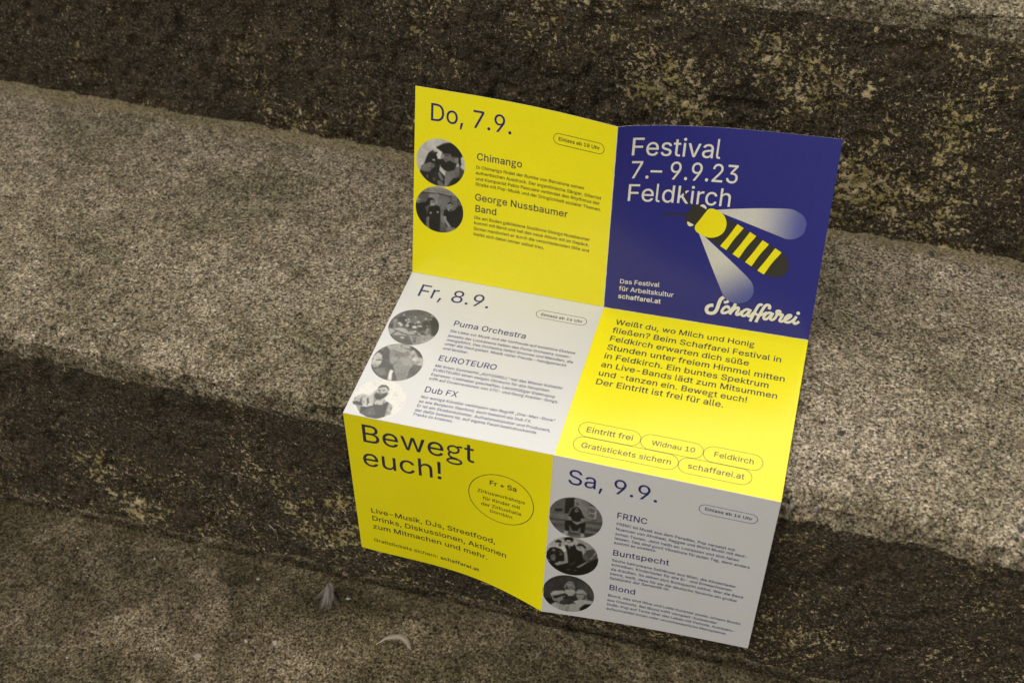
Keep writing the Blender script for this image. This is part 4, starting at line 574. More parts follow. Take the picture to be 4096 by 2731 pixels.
def glyph(ch, bold):
    """bold is the extra weight, in units of the 1000 unit size, pushed onto each side of a stem"""
    if (ch, bold) in _cache: return _cache[ch, bold]
    adv, loops = FONT[ch]
    lp = [np.array(l, float).reshape(-1, 2) for l in loops]
    if ch == 'l':        # the letter l with a curved foot
        ln = smooth([(62, 540), (62, 300), (62, 90), (80, 32), (128, 24), (150, 27)], 6)
        V, Fc = ribbon(ln, 50 + 2 * bold); adv = 178
    elif ch == 'g':      # two-storey g
        w = 44 + 2 * bold
        parts = []
        t = np.linspace(0, 2 * np.pi, 37)
        parts.append(ribbon(np.stack([180 + 112 * np.cos(t), 268 + 95 * np.sin(t)], 1), w))
        parts.append(ribbon(np.stack([194 + 150 * np.cos(t), -62 + 72 * np.sin(t)], 1), w))
        parts.append(ribbon(smooth([(118, 188), (80, 140), (92, 78), (150, 36), (260, 18)], 6), w))
        parts.append(ribbon(smooth([(258, 330), (300, 362), (372, 366)], 6), w))
        V = np.zeros((0, 3)); Fc = []
        for i, (v, f) in enumerate(parts):
            Fc += [tuple(q + len(V) for q in ff) for ff in f]
            V = np.vstack([V, np.c_[v, np.full(len(v), i * 1.0)]])
        adv = 405
    else:
        V, Fc = fill(lp, float(bold))
    if V.shape[1] == 2: V = np.c_[V, np.zeros(len(V))]
    _cache[ch, bold] = (adv + bold, V, Fc)
    return _cache[ch, bold]
LIFT = 0.00005
def line_mesh(r, c, txt, x0, y0, x1, y1, bold, sy=None, mirror=False):
    """one line of lettering from its left to its right baseline end (mm), set on the paper"""
    nat = sum(glyph(ch, bold)[0] if ch != ' ' else FONT[' '][0] for ch in txt)
    sx = (x1 - x0) / nat; sy = sy / 1000.0 if sy else sx
    V = []; Fc = []; k = 0; pen = 0.0
    for ch in txt:
        if ch == ' ': pen += FONT[' '][0]; continue
        adv, v, f = glyph(ch, bold)
        X = (pen + v[:, 0]) * sx
        if mirror: X = (x1 - x0) - X
        y = y0 + (y1 - y0) * X / (x1 - x0) - v[:, 1] * sy
        V.append(surf(r, c, x0 + X, y, LIFT + v[:, 2] * 4e-6))
        Fc += [tuple(q + k for q in ff) for ff in f]; k += len(v); pen += adv
    return np.vstack(V), Fc
def join(ms):
    V = []; Fc = []; k = 0
    for v, f in ms:
        V.append(v); Fc += [tuple(q + k for q in ff) for ff in f]; k += len(v)
    return np.vstack(V), Fc
def orient(V, Fc, r, c):
    """make every face look out of the front of the paper"""
    ctr = surf(r, c, np.array([70.0, 70.0, 72.0]), np.array([70.0, 72.0, 70.0]))
    n = np.cross(ctr[1] - ctr[0], ctr[2] - ctr[0])
    out = []
    for f in Fc:
        a = np.cross(V[f[1]] - V[f[0]], V[f[2]] - V[f[0]])
        out.append(f if a @ n > 0 else f[::-1])
    return out
def print_on(key, name, ms, mat, mat_idx=None):
    r, c = PANELS[key][:2]
    V, Fc = join(ms) if isinstance(ms, list) else ms
    return mesh_obj(name, V, orient(V, Fc, r, c), mat, panel[key], mat_idx)
def outline(r, c, pts, w, lift=LIFT):
    """closed line of width w (mm)"""
    P = np.asarray(pts, float)
    d = np.roll(P, -1, 0) - np.roll(P, 1, 0); n = np.stack([-d[:, 1], d[:, 0]], 1); n /= np.linalg.norm(n, axis=1)[:, None]
    A = P + n * w / 2; B = P - n * w / 2; k = len(P)
    V = np.vstack([A, B])
    return surf(r, c, V[:, 0], V[:, 1], lift), [(i, k + i, k + (i + 1) % k, (i + 1) % k) for i in range(k)]
def pill(x0, y0, x1, y1):
    h = (y1 - y0) / 2; cy = (y0 + y1) / 2
    t = np.linspace(-np.pi / 2, np.pi / 2, 17)
    return np.vstack([np.stack([x1 - h + h * np.cos(t), cy + h * np.sin(t)], 1), np.stack([x0 + h - h * np.cos(t), cy - h * np.sin(t)], 1)])

TXT = json.loads(r'''{"TL":[["Do, 7.9.",10.7,23.5,73.1,23.6,"H",0],["Einlass ab 18 Uhr",106.3,20.5,136.5,20.4,"pill",1],["Chimango",47.1,47.4,81.3,46.8,"sub",0],["In Chimango findet der Rumba von Barcelona seinen",46.9,54.1,127.5,53.4,"p",0],["authentischen Ausdruck. Der argentinische Sänger, Gitarrist",46.8,58.5,140.2,58.3,"p",0],["und Komponist Pablo Pascuale verbindet den Rhythmus der",47.0,63.0,139.4,62.7,"p",0],["Straße mit Pop-Musik und der Dringlichkeit sozialer Themen.",46.9,67.2,140.8,67.4,"p",0],["George Nussbaumer",46.8,78.9,116.8,78.2,"sub",0],["Band",47.2,88.0,64.1,87.8,"sub",0],["Die am Boden gebliebene Soulikone George Nussbaumer",47.0,93.9,134.3,93.6,"p",0],["kommt mit Band und hat das neue Album mit im Gepäck.",47.0,98.2,134.2,98.2,"p",0],["Sicher manövriert er durch die verschiedensten Stile und",46.8,102.9,134.4,102.9,"p",0],["bleibt sich dabei immer selbst treu.",46.9,107.4,100.9,108.0,"p",0]],"ML":[["Fr, 8.9.",10.6,24.0,67.4,23.8,"H",0],["Einlass ab 16 Uhr",105.7,20.8,136.9,20.7,"pill",1],["Puma Orchestra",46.8,47.6,101.6,47.3,"sub",0],["Die Liebe zur Musik und die Vorfreude auf kollektive Ekstase",46.8,54.5,139.5,53.4,"p",0],["jenseits der Lockdowns haben das Puma Orchestra zusam-",46.8,59.5,137.9,58.1,"p",0],["mengeführt. Das Orchestra liefert Grooves und Melodien, die",47.1,63.9,140.1,62.6,"p",0],["unter die Haut gehen. Musik voller Freude – handgemacht",47.0,68.2,136.1,67.0,"p",0],["und tanzbar.",47.0,72.7,66.1,72.5,"p",0],["EUROTEURO",47.0,84.2,89.8,82.9,"sub",0],["Mit ihrem Sommerhit „AUTOGRILL“ hat das Wiener Kollektiv",47.1,90.7,139.1,89.0,"p",0],["EUROTEURO einen ewigen Ohrwurm für alle italophilen",47.0,94.9,131.0,93.7,"p",0],["Espresso-Liebhaber geschaffen. Leichtfüßiger Elektropop",46.9,99.4,136.2,98.2,"p",0],["trifft auf Coverversionen von XTC- und Georg Kreisler-Songs.",46.9,103.7,139.5,102.4,"p",0],["Dub FX",47.0,115.6,71.0,114.8,"sub",0],["Nur wenige Künstler verkörpern den Begriff „One-Man-Show“",46.8,121.5,141.6,119.5,"p",0],["so wie Benjamin Stanford, auch bekannt als Dub FX.",46.7,125.8,126.6,124.4,"p",0],["Er ist ein Straßenkünstler, Aufnahmekünstler und Produzent,",46.7,130.0,140.8,129.0,"p",0],["der dafür bekannt ist, auf eigene Faust beeindruckende",46.6,134.2,132.1,133.2,"p",0],["Tracks zu kreieren.",46.5,138.0,75.1,137.8,"p",0]],"TR":[["Festival",9.0,21.9,69.8,21.8,"H",0],["7.– 9.9.23",9.8,39.3,84.2,38.3,"H",0],["Feldkirch",9.1,56.9,81.5,55.5,"H",0],["Das Festival",10.1,124.9,39.1,123.6,"m",0],["für Arbeitskultur",10.1,131.1,49.8,130.3,"m",0],["schaffarei.at",9.9,137.8,41.2,137.3,"m",1]],"MR":[["Weißt du, wo Milch und Honig",12.0,15.8,112.4,15.7,"m",0],["fließen? Beim Schaffarei Festival in",11.6,24.8,132.6,26.2,"m",0],["Feldkirch erwarten dich süße",11.4,33.6,111.1,34.9,"m",0],["Stunden unter freiem Himmel mitten",11.5,42.7,137.3,44.1,"m",0],["in Feldkirch. Ein buntes Spektrum",11.5,51.8,127.4,52.6,"m",0],["an Live-Bands lädt zum Mitsummen",11.4,60.6,134.3,61.1,"m",0],["und -tanzen ein. Bewegt euch!",11.4,69.3,115.0,69.6,"m",0],["Der Eintritt ist frei für alle.",11.4,78.0,100.4,77.9,"m",0],["Eintritt frei",15.3,122.7,47.3,122.3,"pill",0],["Widnau 10",59.5,122.6,88.6,121.9,"pill",0],["Feldkirch",100.5,122.0,127.1,121.9,"pill",0],["Gratistickets sichern",15.2,136.8,75.4,136.0,"pill",0],["schaffarei.at",85.8,136.1,122.8,135.9,"pill",0]],"BL":[["Bewegt",10.7,25.4,93.9,22.6,"H",0],["euch!",9.7,50.4,71.0,46.7,"H",0],["Fr + Sa",104.1,39.9,124.2,40.4,"m",1],["Zirkusworkshops",95.3,49.9,130.4,50.2,"m",0],["für Kinder mit",99.3,56.4,127.0,56.2,"m",0],["der Zirkushalle",98.0,62.5,128.2,62.2,"m",0],["Dornbirn",104.6,67.7,121.7,67.8,"m",0],["Live-Musik, DJs, Streetfood,",11.6,102.1,109.3,99.7,"m",0],["Drinks, Diskussionen, Aktionen",11.7,111.0,118.0,110.6,"m",0],["zum Mitmachen und mehr.",11.6,120.6,103.1,120.6,"m",0],["Gratistickets sichern:",11.2,136.2,62.8,137.9,"m",0],["schaffarei.at",64.4,138.1,95.9,138.0,"m",1]],"BR":[["Sa, 9.9.",10.2,21.9,71.9,22.9,"H",0],["Einlass ab 16 Uhr",101.8,20.6,132.8,21.3,"pill",1],["FRINC",45.5,44.0,66.5,44.4,"sub",0],["FRINC ist Musik aus dem Paradies. Pop versetzt mit",46.0,50.4,125.8,52.9,"p",0],["Nuancen von Afrobeat, Reggae und World Music mit deut-",45.9,55.2,134.9,56.9,"p",0],["schen Texten. Jetzt heißt es: Loslassen und sich fallen",45.9,59.9,129.8,61.8,"p",0],["lassen. Das sind good Vibrations für jeden Tag, denn anders",45.9,64.1,137.6,66.6,"p",0],["kommt es sowieso.",45.9,68.6,75.0,68.6,"p",0],["Buntspecht",45.5,79.7,84.7,79.2,"sub",0],["Sechs betrunkene Seiltänzer aus Wien, die Kinderlieder",45.7,85.6,131.3,88.1,"p",0],["schreiben. Kinderlieder für alle Er- und Entwachsenen",45.6,90.0,129.1,92.3,"p",0],["da draußen. So sehen sich Buntspecht selbst. Wer die Band",45.7,94.6,137.5,97.2,"p",0],["kennt, weiß, dass für sie die deutsche Sprache ein großer",45.6,99.2,134.1,102.1,"p",0],["Spielplatz der Semantik ist.",45.5,103.7,87.9,104.1,"p",0],["Blond",45.8,114.5,64.9,114.9,"sub",0],["Blond, das sind Nina und Lotta Kummer sowie Johann Bonitz",45.7,121.4,139.7,124.9,"p",0],["aus Chemnitz. Bei Blond trifft verspielt-funkelnder",45.6,126.3,123.7,128.9,"p",0],["Indie-Pop auf Texte über das Leben mit Periode, Autobahn-",45.7,130.8,137.1,133.8,"p",0],["aufschneider:innen oder unverbesserliche Mansplainer.",45.7,135.4,132.1,138.3,"p",0]]}''')
WEIGHT = {'H': 2, 'sub': 9, 'p': 13, 'm': 9, 'pill': 7}
SIZE = {'H': 25.4, 'sub': 10.4, 'p': 4.75, 'm': None, 'pill': None}
NAME = {'H': 'heading', 'sub': 'subheading', 'p': 'paragraph', 'm': 'caption', 'pill': 'badge'}
INK = {'TL': {'H': 'navy', 'sub': 'dark', 'p': 'black', 'pill': 'black'}, 'TR': {'H': 'paper_white', 'm': 'paper_white'},
       'ML': {'H': 'navy', 'sub': 'navy', 'p': 'navy', 'pill': 'dark'}, 'MR': {'m': 'dark', 'pill': 'line'},
       'BL': {'H': 'dark', 'm': 'black'}, 'BR': {'H': 'navy', 'sub': 'navy', 'p': 'navy', 'pill': 'navy'}}
PILLS = {'TL': [(102.9, 15.4, 139.6, 23.4)], 'ML': [(102.1, 15.2, 139.7, 23.3)], 'BR': [(98.2, 15.8, 136.0, 24.2)],
         'MR': [(10.3, 113.7, 52.1, 127.0), (52.3, 113.7, 93.7, 127.0), (93.9, 113.6, 132.6, 127.0), (9.9, 127.3, 79.6, 140.5), (79.8, 127.3, 127.4, 140.5)]}
GROUPS = {'BL': [2, 5, 3], 'TR': [3, 3], 'MR': [8, 1, 1, 1, 1, 1]}
for key, lines in TXT.items():
    r, c = PANELS[key][:2]
    blocks = []
    if key in GROUPS:
        i = 0
        for n in GROUPS[key]: blocks.append(lines[i:i + n]); i += n
        if lines[i:]: blocks.append(lines[i:])
    else:
        for ln in lines:
            if blocks and blocks[-1][0][5] == ln[5] and ln[5] != 'pill': blocks[-1].append(ln)
            else: blocks.append([ln])
    np_ = 0
    for bl in blocks:
        kd = bl[0][5]
        sz = SIZE[kd] if key not in ('BL',) or kd != 'H' else 34.6
        ms = [line_mesh(r, c, t, x0, y0, x1, y1, 17 if B else WEIGHT[kd_], sz) for t, x0, y0, x1, y1, kd_, B in bl]
        if kd == 'pill':
            ms.append(outline(r, c, pill(*PILLS[key][np_]), 0.40 if key != 'MR' else 0.36)); np_ += 1
        nm = NAME[kd]
        if key == 'MR' and kd == 'm': nm = 'paragraph'
        if key == 'BL' and len(bl) == 5:
            t = np.linspace(0, 2 * np.pi, 73)[:-1]
            ms.append(outline(r, c, np.stack([112.8 + 23.8 * np.cos(t), 52.0 + 23.3 * np.sin(t)], 1), 0.55)); nm = 'badge'
        print_on(key, nm, ms, M[INK[key][kd]])

# print of the other side showing faintly through the paper
LIFT = 0.00002
print_on('TR', 'show_through', [line_mesh(0, 1, 'Festival', 76, 21, 137, 21, 3, mirror=True), line_mesh(0, 1, '7.– 9.9.23', 62, 39, 137, 39, 3, mirror=True),
                                line_mesh(0, 1, 'Feldkirch', 64, 57, 137, 57, 3, mirror=True)], M['ghost_blue'])
print_on('TL', 'show_through', [line_mesh(0, 0, 'Das Festival', 62, 24, 100, 24, 3, mirror=True),
                                line_mesh(0, 0, 'für Arbeitskultur', 50, 15, 100, 15, 3, mirror=True)], M['ghost_yellow'])
LIFT = 0.00005

# the bee on the cover
BEE = json.loads('{"ant":[[[46.79,43.25],[48.85,49.33],[51.55,53.88],[55.73,59.18]],[[35.02,66.6],[41.0,64.83],[46.46,64.5],[53.07,64.58]]],"head":[[55.12,58.64],[57.07,56.65],[59.68,55.62],[62.4,55.47],[64.44,56.52],[65.63,58.6],[65.28,60.19],[62.13,66.66],[58.93,72.17],[57.93,73.08],[55.8,73.74],[53.51,73.07],[51.99,70.48],[51.34,67.19],[51.92,64.09],[53.2,60.94]],"eyes":[[[60.28,56.94],[60.84,56.11],[62.14,55.62],[63.58,56.19],[64.59,57.7],[64.47,58.9],[62.12,57.65]],[[53.09,69.45],[52.99,70.99],[54.0,72.53],[55.69,72.83],[57.47,71.54],[55.41,70.42]]],"thorax":[[65.15,60.03],[66.61,58.5],[68.74,58.04],[71.57,58.75],[75.07,60.44],[77.54,62.55],[79.25,65.93],[79.82,69.46],[79.01,73.77],[76.68,77.08],[73.6,78.98],[70.38,79.81],[67.03,79.6],[63.55,78.37],[60.6,76.87],[58.87,74.93],[58.53,72.52],[59.29,70.61],[62.02,65.77]],"abdomen":[[78.27,63.95],[87.0,67.69],[114.83,82.03],[119.83,84.35],[123.27,87.18],[125.85,91.64],[126.31,95.81],[125.11,99.64],[122.72,102.13],[118.0,103.88],[113.47,103.2],[110.34,102.62],[105.58,100.37],[77.76,85.49],[67.03,79.6],[73.03,74.49],[77.3,69.15]],"stripes":[[[87.26,67.54],[91.82,69.97],[82.11,87.8],[77.63,85.32]],[[96.59,72.29],[101.16,74.75],[91.48,92.66],[86.88,90.22]],[[105.9,77.24],[110.54,79.68],[100.93,97.66],[96.26,95.13]],[[115.26,81.98],[119.96,84.51],[110.23,102.64],[105.57,100.25]]],"wings":[[[[71.55,58.63],[83.86,56.61],[99.9,54.33],[115.93,52.56],[122.39,52.33],[126.96,53.9],[131.15,56.56],[133.36,60.35],[133.73,62.05]],[[73.34,59.74],[76.81,61.14],[96.21,66.86],[117.92,73.26],[121.33,74.17],[125.67,74.0],[129.72,71.98],[132.74,68.63],[133.73,62.05]]],[[[64.68,78.54],[66.51,79.85],[74.52,86.21],[89.42,98.07],[100.74,107.59],[103.79,111.49],[105.12,116.3],[104.51,120.8],[101.44,125.11],[96.16,127.71]],[[61.92,77.76],[72.95,100.4],[81.92,118.05],[84.5,122.76],[86.84,125.59],[91.04,127.47],[96.16,127.71]]]]}')
def shape(r, c, pts, lift, sm=True):
    P = smooth(pts, 5, True) if sm else np.asarray(pts, float)
    V, Fc = fill([P], 0, 3.0)
    return surf(r, c, V[:, 0], V[:, 1], lift), Fc
def stroke(r, c, pts, w, lift):
    V, Fc = ribbon(pts, w)
    return surf(r, c, V[:, 0], V[:, 1], lift), Fc
for A, B in BEE['wings']:
    A = smooth(A, 8); B = smooth(B, 8)
    def even(P, n=48):
        s = np.r_[0, np.cumsum(np.linalg.norm(np.diff(P, axis=0), axis=1))]; t = np.linspace(0, 1, n) * s[-1]
        return np.stack([np.interp(t, s, P[:, 0]), np.interp(t, s, P[:, 1])], 1)
    A = even(A); B = even(B)
    base = (A[0] + B[0]) / 2; tip = (A[-1] + B[-1]) / 2; ax = (tip - base) / np.linalg.norm(tip - base); L = np.linalg.norm(tip - base)
    W = [A + (B - A) * k / 4 for k in range(5)]
    V2 = np.vstack(W); n = len(A)
    V = surf(0, 1, V2[:, 0], V2[:, 1], 0.00009)
    Fc = [(k * n + i, (k + 1) * n + i, (k + 1) * n + i + 1, k * n + i + 1) for k in range(4) for i in range(n - 1)]
    o = print_on('TR', 'bee_wing', (V, Fc), M['photo'])
    t = np.clip(((V2 - base) @ ax) / L, 0, 1)[:, None]
    g = sstep(0.35, 1.0, t)
    colr = (1 - g) * np.array([0.58, 0.58, 0.57]) + g * np.array([0.060, 0.075, 0.33])
    a = o.data.attributes.new('tone', 'FLOAT_COLOR', 'POINT')
    a.data.foreach_set('color', np.c_[colr, np.ones(len(colr))].astype(np.float32).ravel())
for P in BEE['ant']:
    Q = smooth(P, 8); print_on('TR', 'bee_antenna', stroke(0, 1, Q, np.linspace(1.15, 1.6, len(Q)), 0.00010), M['black'])
print_on('TR', 'bee_head', shape(0, 1, BEE['head'], 0.00012), M['black'])
for P in BEE['eyes']: print_on('TR', 'bee_eye', shape(0, 1, P, 0.00014), M['paper_white'])
print_on('TR', 'bee_abdomen', shape(0, 1, BEE['abdomen'], 0.00012), M['black'])
for P in BEE['stripes']: print_on('TR', 'bee_stripe', shape(0, 1, P, 0.00014, False), M['bee_yellow'])
print_on('TR', 'bee_thorax', shape(0, 1, BEE['thorax'], 0.00016), M['bee_yellow'])
LOGO = json.loads('[[2.59,[[78.71,132.07],[76.83,132.39],[74.78,133.92],[74.25,136.22],[75.14,138.28],[77.29,138.83],[79.76,138.02],[81.23,135.74],[81.97,132.69],[82.51,129.32],[83.39,126.27],[85.21,124.35]]],[2.0,[[85.73,128.42],[87.43,128.06],[88.85,126.81]]],[2.0,[[89.52,133.21],[89.66,131.81],[88.48,131.29],[87.0,132.19],[85.81,134.03],[85.25,135.96],[85.87,137.06],[87.58,136.76],[89.64,135.38],[91.59,133.22],[93.17,130.78]]],[2.14,[[94.09,128.1],[92.74,132.3],[91.0,137.33]]],[2.0,[[91.6,135.77],[93.45,132.9],[95.44,131.12],[96.58,131.36],[96.49,133.11],[95.79,135.04],[95.66,136.44],[96.79,136.61],[98.34,135.14],[99.52,133.31]]],[1.93,[[105.02,131.83],[102.73,131.25],[100.68,132.46],[99.4,134.78],[99.63,136.48],[101.1,136.83],[102.93,135.07],[104.68,131.71]]],[1.93,[[105.21,130.9],[104.3,133.57],[103.82,135.82],[104.71,136.57],[106.13,135.42],[107.39,133.04]]],[2.07,[[105.85,140.35],[107.58,134.45],[109.32,128.78],[110.57,126.44],[111.93,126.04],[112.64,126.63]]],[2.14,[[109.91,140.35],[111.68,134.46],[113.93,128.01],[115.5,125.8],[117.21,125.69],[118.02,126.98],[117.53,128.65]]],[1.86,[[108.36,133.23],[110.09,134.3],[112.88,133.97],[115.18,132.43],[116.59,131.3]]],[1.93,[[120.59,131.86],[118.78,131.28],[116.71,132.17],[115.16,134.57],[115.1,136.38],[116.43,136.86],[118.38,135.09],[120.26,131.74]]],[1.93,[[120.93,130.92],[120.07,133.73],[119.58,135.78],[120.8,136.64],[122.36,135.47],[123.54,132.78],[123.6,131.0],[123.22,129.47],[124.38,128.81],[125.54,129.26],[125.43,130.69],[124.44,131.39],[125.42,131.68],[127.57,131.39],[126.85,133.99],[126.23,136.23],[127.56,136.71],[129.42,135.5]]],[1.93,[[129.26,135.53],[131.65,133.7],[133.25,131.84],[133.26,130.85],[131.72,130.97],[130.0,133.1],[129.48,135.31],[130.52,136.62],[132.68,136.46],[134.67,135.12],[136.24,133.09]]],[2.0,[[137.18,131.0],[136.29,133.43],[135.81,135.46],[136.78,136.71],[138.25,136.1],[139.59,134.63]]],[2.62,[[138.0,128.37],[138.07,128.42]]]]')
ms = []
for i, (w, P) in enumerate(LOGO):
    if len(P) == 2:
        t = np.linspace(0, 2 * np.pi, 25)[:-1]; c0 = np.mean(P, 0)
        ms.append(shape(0, 1, np.stack([c0[0] + w * .5 * np.cos(t), c0[1] + w * .5 * np.sin(t)], 1), 0.00016 + i * 5e-6, False)); continue
    Q = smooth(P, 8)
    ms.append(stroke(0, 1, Q, w, 0.00016 + i * 5e-6))
print_on('TR', 'script_logo', ms, M['paper_white'])

